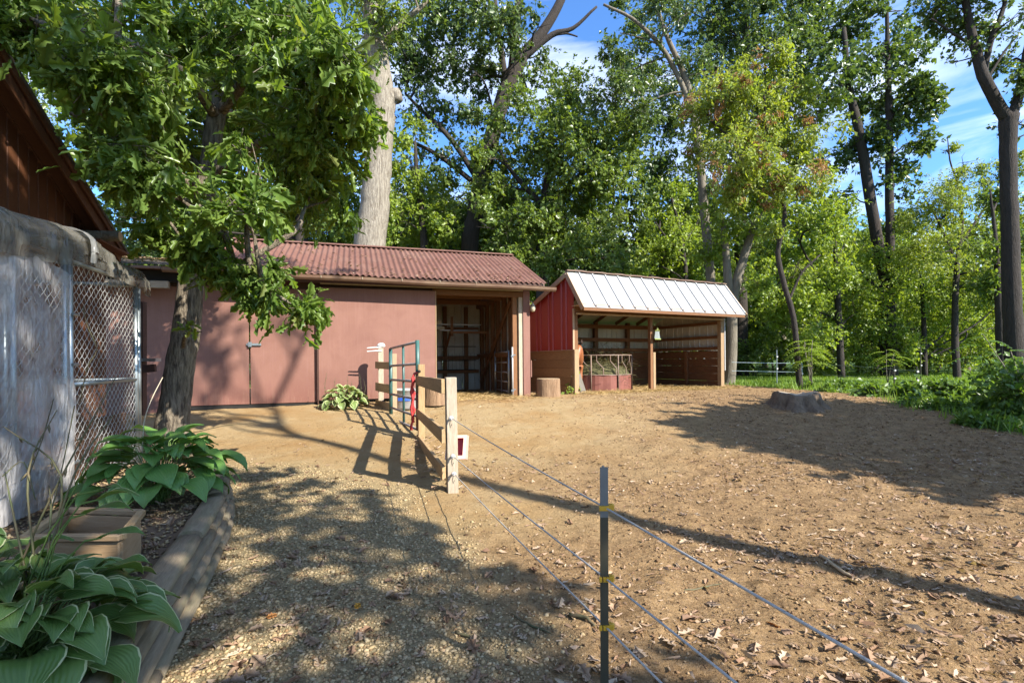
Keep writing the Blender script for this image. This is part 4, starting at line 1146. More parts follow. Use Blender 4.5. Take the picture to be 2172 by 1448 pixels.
sheet_grid('plastic_roof_sheet', cover, 170, 32, plastic('grey_plastic', (.22, .205, .17), (.48, .84), .14), kn)
def fold(u, v): 
    p_ = cover(.63 + .01 * v, .02 + u * .5); return p_ + KN * (.05 + .02 * math.sin(v * 3)) + KT * (v - .5) * .09
sheet_grid('plastic_fold', fold, 16, 4, plastic('grey_plastic_fold', (.34, .33, .30), (.85, .97), .28), kn)
slab('back_board', lambda s, d, z: K(d, s, z), .10, .13, .2, 1.44, .35, .95, M['plank_dark'], kn, along='d')
# mount with a steel arm between the kennel and the wall
ar = at(320, 763, 8.4)
am = thing('steel_tray', ar, 'grey steel tray bracket on a post between kennel and barn', 'bracket')
MB().beam(at(296, 763, 8.4), at(336, 763, 8.4), .14, .055).build('tray', M['galv'], am)
MB().beam(at(298, 783, 8.42), at(330, 780, 8.42), .05, .13).build('bracket', M['dark_trim'], am)
MB().beam(at(302, 640, 8.45), at(302, 880, 8.45), .09, .09).build('post', M['dark_trim'], am)

# ------------------------------------------------------------------ brown barn at the left
lbn = thing('brown_building', K(1.5, 1.7, .3), 'dark brown board building with sloping gable edge behind the kennel', 'building')
def rake(t): return 4.86 - .527 * (t - 1.34)
for k in range(40):
    t0 = -3.6 + k * .2
    zt = rake(t0 + .1) - .02
    board('siding_board', K(t0 + .1, 1.48, .2), K(t0 + .1, 1.48, zt), .186, .025, M['barn_board'], lbn, up=KN, c=.005)
slab('backing', lambda s, d, z: K(d, s, z), 1.50, 1.53, -3.7, 4.4, .2, 3.4, M['black'], lbn, along='d')
up_ = Vector((0, 0, 1)) + KT * .527; up_.normalize()
board('fascia', K(-3.5, 1.2, rake(-3.5) - .09), K(4.25, 1.2, rake(4.25) - .09), .035, .19, M['barn_board'], lbn)
board('rake_trim', K(-3.5, 1.16, rake(-3.5) + .0), K(4.3, 1.16, rake(4.3) + .0), .03, .07, M['barn_board'], lbn)
for k in range(7):
    w0 = 1.24 + k * .2
    board('soffit_board', K(-3.5, w0 + .1, rake(-3.5) - .04), K(4.2, w0 + .1, rake(4.2) - .04), .195, .02, M['barn_board'], lbn, up=up_)
board('roof', K(-3.6, 2.6, rake(-3.6) + .06), K(4.4, 2.6, rake(4.4) + .06), 2.95, .04, M['shingle'], lbn, up=up_)
lg = MB().tube([K(3.6, 2.6, 3.40), K(3.6, .96, 3.44)], .078, 14)
lg.build('log_purlin', M['bark_grey'], lbn, smooth=True)
MB().tube([K(3.6, .958, 3.44), K(3.6, .95, 3.44)], .075, 14).build('log_end', M['log_end'], lbn)
board('eave_return', K(3.2, 1.3, 3.30), K(4.25, 1.3, 3.28), .5, .03, M['barn_board'], lbn)
board('eave_fascia', K(4.26, 1.2, 3.25), K(4.26, 2.6, 3.25), .03, .16, M['barn_board'], lbn)
wd = thing
wfm = MB()
for (t0, t1, z0, z1) in ((1.72, 2.62, 3.10, 3.14), (1.72, 2.62, 2.5, 2.54), (1.72, 1.76, 2.5, 3.14), (2.58, 2.62, 2.5, 3.14), (2.15, 2.18, 2.5, 3.14)):
    wfm.box(K((t0 + t1) / 2, 1.45, (z0 + z1) / 2), (t1 - t0, .05, z1 - z0), axes((0, 0, 0), KT)[0])
w_o = wfm.build('window', M['tan_trim'], lbn)
mg, nt, out = _new('dark_glass'); bs = nt.nodes.new('ShaderNodeBsdfPrincipled'); bs.inputs['Base Color'].default_value = (.03, .035, .03, 1); bs.inputs['Roughness'].default_value = .08; nt.links.new(bs.outputs[0], out.inputs[0])
gp_ = MB().box(K(2.17, 1.46, 2.82), (.82, .01, .6), axes((0, 0, 0), KT)[0]).build('pane', mg, lbn); 
gp_.parent = w_o

# ------------------------------------------------------------------ foliage machinery
def nrm(a): return a / np.maximum(np.linalg.norm(a, axis=-1, keepdims=True), 1e-9)
RHOMB_X = np.array([0, .45, .45, 1.0]); RHOMB_Y = np.array([0, .5, -.5, 0]); RHOMB_Z = np.array([0, .10, .10, -.06])
RHOMB_F = [np.array([[0, 1, 3], [0, 3, 2]])]
_ox = [0, .18, .32, .50, .62, .80, 1.0]; _oy = [.0, .17, .08, .30, .13, .20, 0]
def lobed_template(ox, oy, curl, fold):
    n = len(ox); X = []; Y = []; Z = []
    for i in range(n):                                     # midrib then the two edges
        X.append(ox[i]); Y.append(0); Z.append(-curl * ox[i] ** 2)
    e = []
    for s in (1, -1):
        row = []
        for i in range(n):
            if oy[i] == 0: row.append(i)
            else:
                row.append(len(X)); X.append(ox[i] + .05); Y.append(s * oy[i]); Z.append(-curl * ox[i] ** 2 + fold * oy[i])
        e.append(row)
    F = []
    for s, row in zip((1, -1), e):
        for i in range(n - 1):
            q = [i, i + 1, row[i + 1], row[i]]
            u = [q[0]] + [c for c in q[1:] if c != q[0]]
            u = list(dict.fromkeys(q))
            if len(u) == 4: F += [[u[0], u[1], u[2]], [u[0], u[2], u[3]]]
            elif len(u) == 3: F.append(u)
    return np.array(X), np.array(Y), np.array(Z), [np.array(F)]
OAKT = lobed_template(_ox, _oy, .18, .30)
def leaf_field(cl, n, L, W, seed, droop=.35, twig=.45, per=9, nsub=7, lobed=False, up=.55, clump=.30, shell=.45, dens=1.7):
    """cl: list of (x,y,z,r) clusters; n leaves set on twigs in clumps through the clusters. Returns V, F-list, tint, twig lines"""
    g = np.random.default_rng(seed)
    n = int(n * dens); C = np.array([c[:3] for c in cl]); r = np.array([c[3] for c in cl])
    wq = r ** 2 / (r ** 2).sum()
    nt_ = max(4, n // per)
    # sub clumps
    ci = g.choice(len(cl), size=max(len(cl) * nsub, 4), p=wq)
    u = nrm(g.normal(size=(len(ci), 3))); u[:, 2] *= .85
    sub = C[ci] + u * (r[ci] * (shell + (1 - shell) * g.random(len(ci)) ** .6))[:, None]
    subr = r[ci] * clump * g.uniform(.6, 1.35, len(ci)); subt = g.random(len(ci))
    ti = g.integers(0, len(ci), nt_)
    tp_ = sub[ti] + g.normal(size=(nt_, 3)) * subr[ti][:, None] * .75
    out = nrm(tp_ - C[ci[ti]])
    td = nrm(out * .8 + g.normal(size=(nt_, 3)) * .6 + np.array([0, 0, -droop * .6]))
    tl = twig * g.uniform(.5, 1.3, nt_)
    li = np.repeat(np.arange(nt_), per); m = len(li)
    a = g.random(m)
    p = tp_[li] + td[li] * (tl[li] * (a - .3))[:, None] + g.normal(size=(m, 3)) * .03
    d = nrm(td[li] * .7 + g.normal(size=(m, 3)) * .75 + np.array([0, 0, -droop]))
    nn = nrm(np.array([.45, -.38, .2 + up * .6]) + g.normal(size=(m, 3)) * .55)   # leaves turn to the light
    s = nrm(np.cross(nn, d)); nn = np.cross(d, s)
    if lobed: X, Y, Z, F = OAKT
    else: X, Y, Z, F = RHOMB_X, RHOMB_Y, RHOMB_Z, RHOMB_F
    sz = np.clip(np.exp(g.normal(size=m) * .33), .4, 1.75) * .95; l = L * sz; w = W * sz * g.uniform(.75, 1.2, m)
    V = (p[:, None] + d[:, None] * (X[None, :, None] * l[:, None, None]) + s[:, None] * (Y[None, :, None] * w[:, None, None]) + nn[:, None] * (Z[None, :, None] * l[:, None, None]))
    k = len(X); b = (np.arange(m) * k)[:, None, None]
    FF = [(f[None] + b).reshape(-1, f.shape[1]) for f in F]
    tint = np.clip(.55 * subt[ti][li] + .45 * g.random(m), 0, 1)
    tf = np.concatenate([np.repeat(tint, len(f)) for f in F])
    return V.reshape(-1, 3), FF, tf, (tp_, td, tl)
def foliage(name, cl, n, L, W, seed, mat, parent, twigs=.005, **kw):
    V, F, tf, tw = leaf_field(cl, n, L, W, seed, **kw)
    o = link(name, np_mesh(name, V - np.array(org(parent)), F, mat, tint=tf), parent)
    o['kind'] = 'stuff'
    if twigs:
        p, t_, l_ = tw; s = nrm(np.cross(t_, np.array([.3, .2, 1.0]))) * twigs; u = np.cross(t_, s); a0 = p - t_ * (l_ * .45)[:, None]; b0 = p + t_ * (l_ * .7)[:, None]; m = len(p)
        V = np.stack([a0 + s, a0 - s * .5 + u * .8, a0 - s * .5 - u * .8, b0], 1).reshape(-1, 3) - np.array(org(parent)); b = (np.arange(m) * 4)[:, None, None]
        F = (np.array([[0, 1, 3], [1, 2, 3], [2, 0, 3]])[None] + b).reshape(-1, 3)
        link('twigs', np_mesh('twigs', V, F, M['bark_grey']), parent)['kind'] = 'stuff'
    return o, tw
def limb_mesh(paths, name, mat, parent, n=8):
    mb = MB()
    for pts, rad in paths: mb.tube(pts, rad, n if rad[0] > .06 else 5)
    return mb.build(name, mat, parent, smooth=True)
def smooth_path(pts, rad, k=4, wob=.0, seed=0):
    """Catmull-Rom through the points"""
    g = np.random.default_rng(seed)
    P = [Vector(p) for p in pts]; P = [P[0] * 2 - P[1]] + P + [P[-1] * 2 - P[-2]]; o = []; r = []
    for i in range(1, len(P) - 2):
        for j in range(k):
            t = j / k
            o.append(.5 * ((2 * P[i]) + (P[i + 1] - P[i - 1]) * t + (2 * P[i - 1] - 5 * P[i] + 4 * P[i + 1] - P[i + 2]) * t * t + (3 * P[i] - P[i - 1] - 3 * P[i + 1] + P[i + 2]) * t ** 3))
            r.append(rad[i - 1] * (1 - t) + rad[min(i, len(rad) - 1)] * t)
    o.append(P[-2]); r.append(rad[-1])
    if wob: o = [p + Vector(g.normal(size=3)) * wob for p in o]
    return o, r
def branches(axis_pts, cl, seed, r0=.05, frac=1.0, mid=.2):
    g = np.random.default_rng(seed); A = np.array([list(p) for p in axis_pts]); res = []
    for c in cl:
        if g.random() > frac: continue
        e = np.array(c[:3]); below = A[:, 2] < e[2] + .2
        B = A[below] if below.any() else A
        dd = np.linalg.norm(B - e, axis=1) + (e[2] - B[:, 2]).clip(0) * -.35
        s = B[np.argmin(dd)]
        L = np.linalg.norm(e - s)
        if L < .25: continue
        m1 = s + (e - s) * .35 + g.normal(size=3) * L * .07 + np.array([0, 0, L * mid * .4]); m2 = s + (e - s) * .7 + g.normal(size=3) * L * .07 + np.array([0, 0, L * mid * .3])
        q = min(r0, .012 + .018 * L + c[3] * .012)
        res.append(smooth_path([s, m1, m2, e], [q, q * .75, q * .5, q * .22], 3))
        for _ in range(3):
            f = nrm(g.normal(size=3)) * c[3] * .8
            res.append(([Vector(m2), Vector(m2 + (e + f - m2) * .5 + g.normal(size=3) * .05), Vector(e + f)], [q * .35, q * .25, q * .08]))
    return res
def tree(name, label, cat, Y, trunk, limbs, px_clusters, n, L, W, lmat, bmat, seed, group=None, dep=1.0, br=.05, brfrac=1.0, world=None, **kw):
    """trunk / limbs: photo pixels with widths at distance Y; clusters likewise"""
    g = np.random.default_rng(seed)
    def conv(pts):
        P = [at(q[0], q[1], Y + (q[3] if len(q) > 3 else 0)) for q in pts]; Rr = [q[2] * Y / FPX / 2 for q in pts]; return P, Rr
    P, Rr = conv(trunk)
    if P[0].z > gz(Y) - .05:
        P = [Vector((P[0].x - (P[1].x - P[0].x) * .2, P[0].y, float(gz(Y)) - .15))] + P; Rr = [Rr[0] * 1.25] + Rr
    t = thing(name, (P[0].x, P[0].y, float(gz(P[0].y))), label, cat, group)
    tp_, tr_ = smooth_path(P, Rr, 5, .022 * Rr[0], seed)
    limb_mesh([(tp_, tr_)], 'trunk', bmat, t, 14)
    ax = list(tp_)[len(tp_) // 4:]
    for lb in limbs:
        q, r_ = conv(lb); q, r_ = smooth_path(q, r_, 4, .006, seed + 1); ax += q
        limb_mesh([(q, r_)], 'limb', bmat, t, 9)
    cl = []
    for c in px_clusters:
        yy = Y + (c[3] if len(c) > 3 else g.uniform(-dep, dep))
        p = at(c[0], c[1], yy); cl.append((p.x, p.y, p.z, c[2] * yy / FPX))
    if cl:
        b = branches(ax, cl, seed, br, brfrac)
        if b: limb_mesh(b, 'branches', bmat, t, 5)['kind'] = 'stuff'
        foliage('crown', cl, n, L, W, seed + 5, lmat, t, **kw)
    return t, ax, cl

LM = {}
LM['oak'] = leafmat('oak_leaf', [(.105, .185, .036), (.155, .245, .046), (.205, .295, .058), (.12, .20, .044), (.23, .26, .075)], .55, .36, .5)
LM['mid'] = leafmat('woodland_leaf', [(.09, .15, .032), (.135, .20, .04), (.18, .245, .05), (.10, .16, .036)], .5, .36, .5)
LM['dark'] = leafmat('dark_leaf', [(.055, .095, .03), (.085, .135, .038), (.115, .17, .045), (.06, .105, .034)], .42, .36, .5)
LM['lime'] = leafmat('lime_leaf', [(.22, .29, .045), (.27, .32, .05), (.18, .25, .042), (.30, .32, .07)], .5, .45, .4)
LM['bright'] = leafmat('bright_leaf', [(.165, .255, .036), (.22, .305, .048), (.27, .345, .056), (.14, .22, .036)], .52, .40, .45)
LM['seed'] = leafmat('brown_seed', [(.34, .19, .09), (.26, .13, .06), (.40, .25, .13)], .3, .7, .2)
LM['weed'] = leafmat('weed_leaf', [(.09, .165, .03), (.13, .21, .04), (.075, .14, .03)], .45, .4, .45)
LM['grass'] = leafmat('grass_blade', [(.13, .24, .025), (.18, .29, .035), (.23, .31, .05)], .45, .5, .3)

# ------------------------------------------------------------------ the near oak by the kennel
oc = []
def addc(lst, yy, sc=1.0):
    for (px, py, r) in lst: oc.append((px, py, r * sc, yy))
oak_hi = [(250, 40, 90), (380, 40, 90), (520, 40, 95), (650, 50, 70), (720, 130, 60), (130, 60, 90), (40, 70, 50), (185, 150, 75), (280, 150, 90), (400, 160, 80), (560, 150, 90), (660, 190, 90),
          (720, 240, 55), (270, 275, 75), (345, 260, 80), (520, 260, 80), (620, 300, 80), (690, 330, 60), (265, 365, 50), (315, 380, 65), (300, 425, 38), (540, 360, 70), (615, 405, 48), (510, 445, 42), (420, 340, 50), (360, 470, 45),
          (30, 40, 70), (460, 90, 80), (120, 120, 60), (235, 315, 40), (690, 430, 40)]
oak_low = [(470, 545, 40), (530, 560, 45), (580, 605, 40), (620, 650, 28), (500, 610, 35), (545, 640, 25), (445, 520, 35), (640, 660, 20), (395, 690, 16)]
gq = np.random.default_rng(5)
ocl = []
for (px, py, r) in oak_hi:
    tx = float(np.interp(py, [0, 190, 350, 520, 700], [479, 468, 445, 415, 395]))
    if abs(px - tx) < r + 12 and py > 150: dy_ = gq.uniform(.5, 1.4)
    else: dy_ = gq.uniform(-2.0, .2) if px < 560 else gq.uniform(-1.6, .6)
    ocl.append((px, py, r, dy_))
for (px, py, r) in oak_low: ocl.append((px, py, r, gq.uniform(-1.3, -.8)))
OY = 7.0
oak, oax, owc = tree('oak_tree', 'leaning rough barked oak with lobed leaves rising beside the kennel', 'tree', OY,
    [(364, 920, 66), (372, 850, 58), (385, 760, 55), (398, 680, 52), (405, 600, 48), (415, 520, 44), (432, 440, 42), (445, 350, 38), (455, 270, 36), (468, 190, 32), (478, 60, 28), (485, -80, 22), (490, -200, 14)],
    [[(412, 560, 26), (450, 560, 18, -.5), (500, 570, 13, -.9), (560, 610, 9, -1.1), (630, 655, 4, -1.1)], [(445, 380, 26), (520, 320, 18, -.4), (620, 270, 12, -.6), (700, 220, 6, -.6)],
     [(440, 420, 24), (360, 360, 18, -.6), (260, 300, 12, -1.2), (150, 240, 6, -1.5)], [(462, 240, 24), (540, 150, 16, -.4), (640, 80, 10, -.6)], [(462, 250, 22), (380, 150, 16, -.8), (250, 80, 10, -1.2), (100, 60, 5, -1.6)]],
    ocl, 9000, .165, .165, LM['oak'], M['bark_oak'], 21, dep=.8, br=.045, lobed=True, droop=.55, twig=.42, per=8, nsub=7, up=.6, clump=.33)
# single leaves hanging nearest to the viewer: parts of the oak
ot = [lobed_template(_ox, _oy, c, f) for c, f in ((.1, .3), (.3, .2), (.2, .45), (.05, .15), (.38, .35))]
oml = []
for k in range(10):
    X, Y_, Z, F = ot[k % 5]
    oml.append(np_mesh('leaf', np.stack([X - 0, Y_, Z], -1) * np.array([.175, .17, .175]), F, LM['oak'], tint=np.full(len(F[0]), (k + .5) / 10)))
g = np.random.default_rng(8)
o_org = org(oak)
nl = 0
for c in [c for c in owc if True]:
    p0 = np.array(c[:3]); front = nrm(np.array([0, 0, 1.5]) - p0)
    for _ in range(7):
        if nl >= 298: break
        u = nrm(nrm(g.normal(size=3)) + front * .9); p = p0 + u * c[3] * g.uniform(.8, 1.08)
        d = nrm(np.array([u[0], u[1], -.5]) * .7 + g.normal(size=3) * .6); nn = nrm(np.array([.2, -.4, .7]) + g.normal(size=3) * .5); s = nrm(np.cross(nn, d)); nn = np.cross(d, s)
        o = link('leaf', oml[int(g.integers(10))], oak)
        Mx = Matrix([[d[0], s[0], nn[0], 0], [d[1], s[1], nn[1], 0], [d[2], s[2], nn[2], 0], [0, 0, 0, 1]])
        o.matrix_basis = Matrix.Translation(Vector(p) - o_org) @ Mx @ Matrix.Scale(float(g.uniform(.75, 1.2)), 4); nl += 1

# ------------------------------------------------------------------ trees one can tell apart behind the sheds
WOOD = None
tree('tall_tree', 'tallest thick pale grey trunk rising behind the pink barn roof', 'tree', 18.5,
     [(785, 530, 66), (793, 460, 62), (800, 380, 57), (806, 290, 55), (810, 225, 55), (806, 190, 57), (800, 120, 50), (795, 40, 46), (790, -60, 42), (790, -250, 34)],
     [[(812, 240, 34), (835, 200, 30), (845, 215, 22)], [(800, 110, 20), (850, 50, 14), (900, 10, 8), (940, -40, 5)], [(792, 20, 22), (740, -60, 15), (680, -120, 8)]],
     [(760, 30, 60), (830, 20, 60), (720, 110, 50), (770, 140, 40), (850, 90, 40), (740, 200, 40), (860, -60, 70), (740, -80, 80), (660, -60, 80), (745, 270, 30), (750, 470, 25)], 5500, .15, .10, LM['mid'], M['bark_pale'], 31, dep=.8)
tree('leaning_tree', 'dark leaning forked tree between the two sheds', 'tree', 24,
     [(996, 540, 38), (1006, 460, 35), (1022, 390, 34), (1045, 285, 34), (1062, 225, 32), (1080, 175, 33), (1105, 122, 30)],
     [[(1100, 130, 26), (1150, 70, 22), (1190, 0, 18), (1215, -80, 12)], [(1085, 170, 22), (1092, 90, 18), (1100, 0, 15), (1105, -100, 10)], [(1110, 125, 14), (1170, 75, 12), (1215, 60, 8), (1265, 15, 5)], [(1075, 190, 14), (1062, 100, 12), (1050, 0, 8)],
      [(1170, 76, 6), (1200, 72, 4), (1225, 78, 3)], [(1022, 395, 14), (960, 300, 11), (900, 240, 8), (860, 200, 5)], [(1020, 400, 12), (930, 330, 9), (850, 290, 5)]],
     [(850, 60, 75), (930, 110, 75), (900, 190, 55), (980, 40, 75), (1005, 170, 50), (955, 250, 45), (870, 270, 40), (880, 130, 60), (1040, 60, 50), (930, 20, 60), (1100, 20, 45), (1160, 130, 45), (1200, 240, 60), (1130, 210, 50), (1040, 130, 40), (905, 340, 35), (1045, 300, 38, -2), (1018, 245, 34, -2), (1115, 85, 34, -1.5), (940, 330, 36, -2), (1075, 60, 40, -2), (1145, 40, 40, -2), (985, 130, 45, -2), (1030, 10, 50, -2)],
     15500, .16, .11, LM['dark'], M['bark_dark'], 32, dep=2.2, droop=.3, br=.06)
tree('dense_tree', 'dense dark leafy tree over the gap between the sheds', 'tree', 22,
     [(1150, 560, 26), (1150, 480, 24), (1160, 400, 20), (1170, 320, 15)], [[(1155, 450, 14), (1220, 380, 10), (1290, 320, 6)], [(1155, 440, 14), (1090, 370, 9), (1060, 320, 5)]],
     [(1120, 270, 75), (1210, 210, 60), (1130, 380, 95), (1240, 330, 85), (1220, 450, 80), (1120, 490, 70), (1300, 420, 75), (1320, 300, 60), (1290, 530, 60), (1060, 430, 55), (1180, 540, 60), (1250, 260, 60), (1060, 520, 40), (1330, 470, 50), (1000, 340, 36), (960, 420, 45), (1060, 330, 42), (1020, 470, 40), (1040, 400, 30), (1090, 560, 40)],
     24000, .15, .10, LM['mid'], M['bark_dark'], 33, dep=1.5, droop=.3)
tree('leafy_tree', 'bright leafy tree between pale trunk and dark leaning trunk', 'tree', 23,
     [(900, 540, 16), (895, 460, 14), (885, 380, 10), (880, 300, 6)], [],
     [(860, 330, 55), (905, 415, 55), (850, 470, 55), (940, 470, 45), (880, 280, 40), (900, 510, 45), (840, 400, 40), (955, 515, 30)], 6500, .15, .10, LM['bright'], M['bark_dark'], 34, dep=1.2)
tree('leafy_tree', 'broad leafy tree seen through the oak above the barn roof', 'tree', 21,
     [(640, 540, 26), (640, 440, 24), (650, 330, 20), (660, 200, 14), (665, 60, 8)], [[(645, 380, 14), (560, 280, 9), (500, 200, 5)], [(650, 330, 12), (720, 240, 8), (750, 150, 4)]],
     [(540, 430, 65), (610, 410, 65), (690, 420, 70), (640, 300, 80), (550, 260, 80), (725, 190, 70), (630, 110, 95), (500, 120, 90), (720, 330, 50), (430, 260, 90), (400, 100, 90), (560, 20, 90), (700, 20, 90), (300, 180, 100), (200, 90, 100), (100, 120, 95), (165, 250, 90), (215, 370, 75), (40, 20, 100), (240, 460, 45), (265, 330, 80), (460, 400, 60), (720, 480, 40), (350, 380, 60)],
     23000, .15, .10, LM['mid'], M['bark_dark'], 35, dep=1.6)
tree('tall_tree', 'slender pale leaning tree with bare upper limbs behind the white roof', 'tree', 21,
     [(1508, 610, 19), (1500, 520, 18), (1492, 420, 18), (1484, 330, 17), (1474, 255, 16)], [[(1476, 270, 13), (1462, 220, 12), (1432, 150, 10), (1395, 90, 9), (1340, 40, 7), (1280, 10, 5)], [(1474, 256, 11), (1455, 170, 12), (1420, 90, 10), (1398, 30, 8), (1385, -40, 6)], [(1462, 205, 6), (1440, 195, 5), (1380, 215, 4), (1358, 245, 2)], [(1400, 95, 4), (1350, 78, 3), (1315, 70, 2)]],
     [(1420, 40, 60), (1470, 20, 50), (1340, 150, 55), (1490, 150, 50), (1490, 330, 26), (1505, 400, 22), (1450, 120, 40), (1380, 30, 40), (1310, 120, 40), (1300, 200, 50), (1350, 230, 45)], 6500, .13, .08, LM['dark'], M['bark_grey'], 36, dep=1.5)
tree('dark_tree', 'dark tall tree filling the sky behind the lime green maple', 'tree', 28,
     [(1570, 600, 26), (1572, 450, 24), (1575, 300, 22), (1580, 150, 18), (1585, 0, 12)], [],
     [(1510, 90, 80), (1570, 40, 80), (1640, 80, 85), (1700, 150, 70), (1440, 200, 80), (1400, 280, 75), (1560, 200, 80), (1660, 220, 70), (1500, 20, 60), (1350, 160, 45), (1390, 350, 55), (1600, 400, 60), (1560, 480, 50), (1520, 300, 60), (1680, 20, 80), (1580, -60, 90), (1600, 300, 60), (1590, 540, 30), (1335, 75, 42), (1375, 115, 45), (1310, 215, 45), (1330, 20, 36), (1400, 60, 40)],
     29000, .18, .125, LM['dark'], M['bark_dark'], 37, dep=2)
t5, ax5, cl5 = tree('maple_tree', 'lime green maple hung with brown seed bunches on a thin crooked trunk', 'tree', 16.5,
     [(1697, 828, 13), (1690, 740, 11), (1682, 670, 11), (1665, 610, 10.5), (1651, 550, 10), (1652, 520, 9), (1662, 480, 9), (1663, 440, 8), (1650, 380, 7), (1630, 300, 6), (1620, 200, 4)],
     [[(1655, 400, 8), (1700, 330, 6), (1730, 270, 3)], [(1650, 385, 8), (1570, 310, 6), (1500, 250, 3)], [(1672, 640, 6), (1700, 580, 5), (1740, 540, 3)]],
     [(1575, 160, 50), (1625, 120, 45), (1500, 235, 60), (1590, 250, 70), (1680, 240, 60), (1560, 335, 70), (1650, 335, 65), (1725, 290, 50), (1480, 320, 45), (1600, 400, 55), (1705, 385, 50), (1540, 200, 50), (1740, 230, 40), (1640, 190, 55), (1690, 560, 35), (1640, 500, 25)],
     13000, .125, .062, LM['lime'], M['bark_dark'], 38, dep=1.0, droop=.5, br=.03)
foliage('seed_bunches', [c for i, c in enumerate(cl5) if i not in (1, 14, 15)], 3000, .10, .035, 77, LM['seed'], t5, droop=1.2, twig=.22, per=9, nsub=3, clump=.2)
tree('tall_tree', 'pale trunk leaning right just past the white roofed shelter', 'tree', 19.5,
     [(1546, 812, 26), (1552, 740, 22), (1553, 670, 21), (1560, 610, 20), (1578, 545, 17), (1600, 480, 14), (1625, 420, 8)], [[(1553, 660, 20), (1545, 600, 18), (1540, 540, 15), (1535, 480, 10)]],
     [(1620, 420, 45), (1580, 460, 45), (1530, 450, 50), (1640, 500, 40), (1500, 520, 35), (1570, 560, 28), (1590, 380, 40), (1605, 600, 22)], 3600, .13, .08, LM['bright'], M['bark_grey'], 39, dep=1)
tree('small_tree', 'thin dark sapling showing above the white roof', 'tree', 25,
     [(1455, 600, 10), (1450, 540, 9), (1440, 480, 8), (1425, 420, 5)], [[(1450, 545, 6), (1410, 500, 4), (1390, 470, 2)], [(1448, 520, 5), (1480, 470, 4), (1490, 430, 2)]],
     [(1420, 430, 45), (1400, 540, 45), (1480, 490, 38), (1440, 500, 40), (1460, 560, 35), (1390, 470, 40), (1370, 560, 45), (1340, 590, 30)], 4200, .14, .08, LM['bright'], M['bark_dark'], 40, dep=1.5)
tree('twin_tree', 'dark twin stemmed tree standing past the lawn', 'tree', 26,
     [(1886, 812, 32), (1884, 740, 30), (1882, 660, 30), (1880, 600, 26)], [[(1880, 610, 20), (1862, 520, 22), (1842, 400, 21), (1822, 280, 18), (1800, 180, 14), (1790, 60, 8)], [(1882, 610, 18), (1888, 520, 17), (1886, 400, 16), (1886, 260, 14), (1882, 100, 9), (1880, -40, 5)], [(1878, 640, 9), (1840, 590, 7), (1800, 560, 5), (1780, 540, 3)]],
     [(1760, 60, 70), (1840, 40, 60), (1775, 170, 70), (1855, 190, 55), (1925, 110, 45), (1930, 220, 50), (1905, 300, 55), (1830, 320, 45), (1950, 180, 26), (1905, 390, 45), (1780, 320, 50), (1915, 25, 38), (1870, 110, 50), (1940, 300, 28), (1900, 460, 35), (1760, 420, 35)],
     11500, .20, .14, LM['dark'], M['bark_dark'], 41, dep=1.6, droop=.2)
tree('tall_tree', 'dark forked tree at the edge of the lawn with wide spread limbs', 'tree', 15,
     [(2155, 790, 36), (2148, 680, 33), (2144, 560, 31), (2140, 420, 29), (2138, 300, 29), (2140, 245, 34)], [[(2136, 255, 24), (2110, 210, 22), (2085, 160, 21), (2065, 90, 17), (2050, 20, 13), (2040, -60, 9)], [(2142, 255, 20), (2160, 205, 18), (2180, 110, 16), (2200, 0, 12)], [(2086, 165, 11), (2100, 90, 12), (2125, 30, 9), (2140, -40, 5)], [(2068, 100, 7), (2020, 70, 5), (1975, 40, 3)], [(2090, 175, 6), (2130, 110, 5), (2165, 70, 3)], [(2140, 300, 4), (2175, 285, 3)]],
     [(2015, 25, 42), (2060, 110, 28), (2105, 35, 42), (2150, 130, 32), (2165, 30, 40), (2020, 130, 20), (2165, 255, 26), (2060, 60, 36), (2200, 160, 40), (2010, -40, 60), (2110, -50, 60), (2110, 140, 20), (1985, 20, 18)],
     4200, .115, .085, LM['dark'], M['bark_dark'], 42, dep=.9, droop=.25)
tree('dark_tree', 'second thin dark trunk close behind the forked tree', 'tree', 17.5, [(2125, 790, 20), (2122, 700, 17), (2118, 620, 14), (2112, 520, 9), (2100, 400, 3)], [], [(2105, 430, 34), (2140, 520, 36), (2085, 530, 34), (2110, 600, 36)], 2600, .12, .07, LM['mid'], M['bark_dark'], 46)
tree('locust_tree', 'feathery lime green tree below the blue sky gap', 'tree', 23,
     [(2030, 800, 14), (2025, 690, 12), (2030, 560, 10), (2040, 470, 7), (2030, 380, 4)], [[(2030, 560, 6), (1990, 470, 4), (1960, 420, 2)], [(2035, 520, 6), (2090, 440, 4), (2120, 400, 2)], [(2035, 400, 4), (2015, 340, 3), (2010, 290, 1.5)]],
     [(1980, 440, 55), (2050, 420, 60), (2000, 535, 65), (2085, 500, 55), (2160, 430, 45), (2055, 345, 30), (2010, 320, 18), (1940, 505, 50), (2160, 550, 50), (2095, 600, 60), (2020, 620, 55), (2150, 640, 45), (2110, 370, 30), (2165, 350, 30)],
     26000, .095, .052, LM['lime'], M['bark_dark'], 43, dep=1.5, droop=.4, per=12)
tree('leafy_tree', 'bright green tree behind the lawn between maple and twin stems', 'tree', 24,
     [(1785, 805, 14), (1780, 700, 13), (1775, 600, 11), (1770, 500, 7)], [[(1780, 640, 7), (1720, 560, 5), (1690, 500, 3)]],
     [(1720, 480, 60), (1650, 600, 60), (1760, 580, 65), (1835, 520, 50), (1730, 680, 60), (1820, 660, 55), (1700, 400, 50), (1780, 460, 50), (1800, 600, 45), (1680, 660, 45), (1760, 740, 45), (1630, 680, 45)],
     15000, .13, .08, LM['bright'], M['bark_dark'], 44, dep=2)
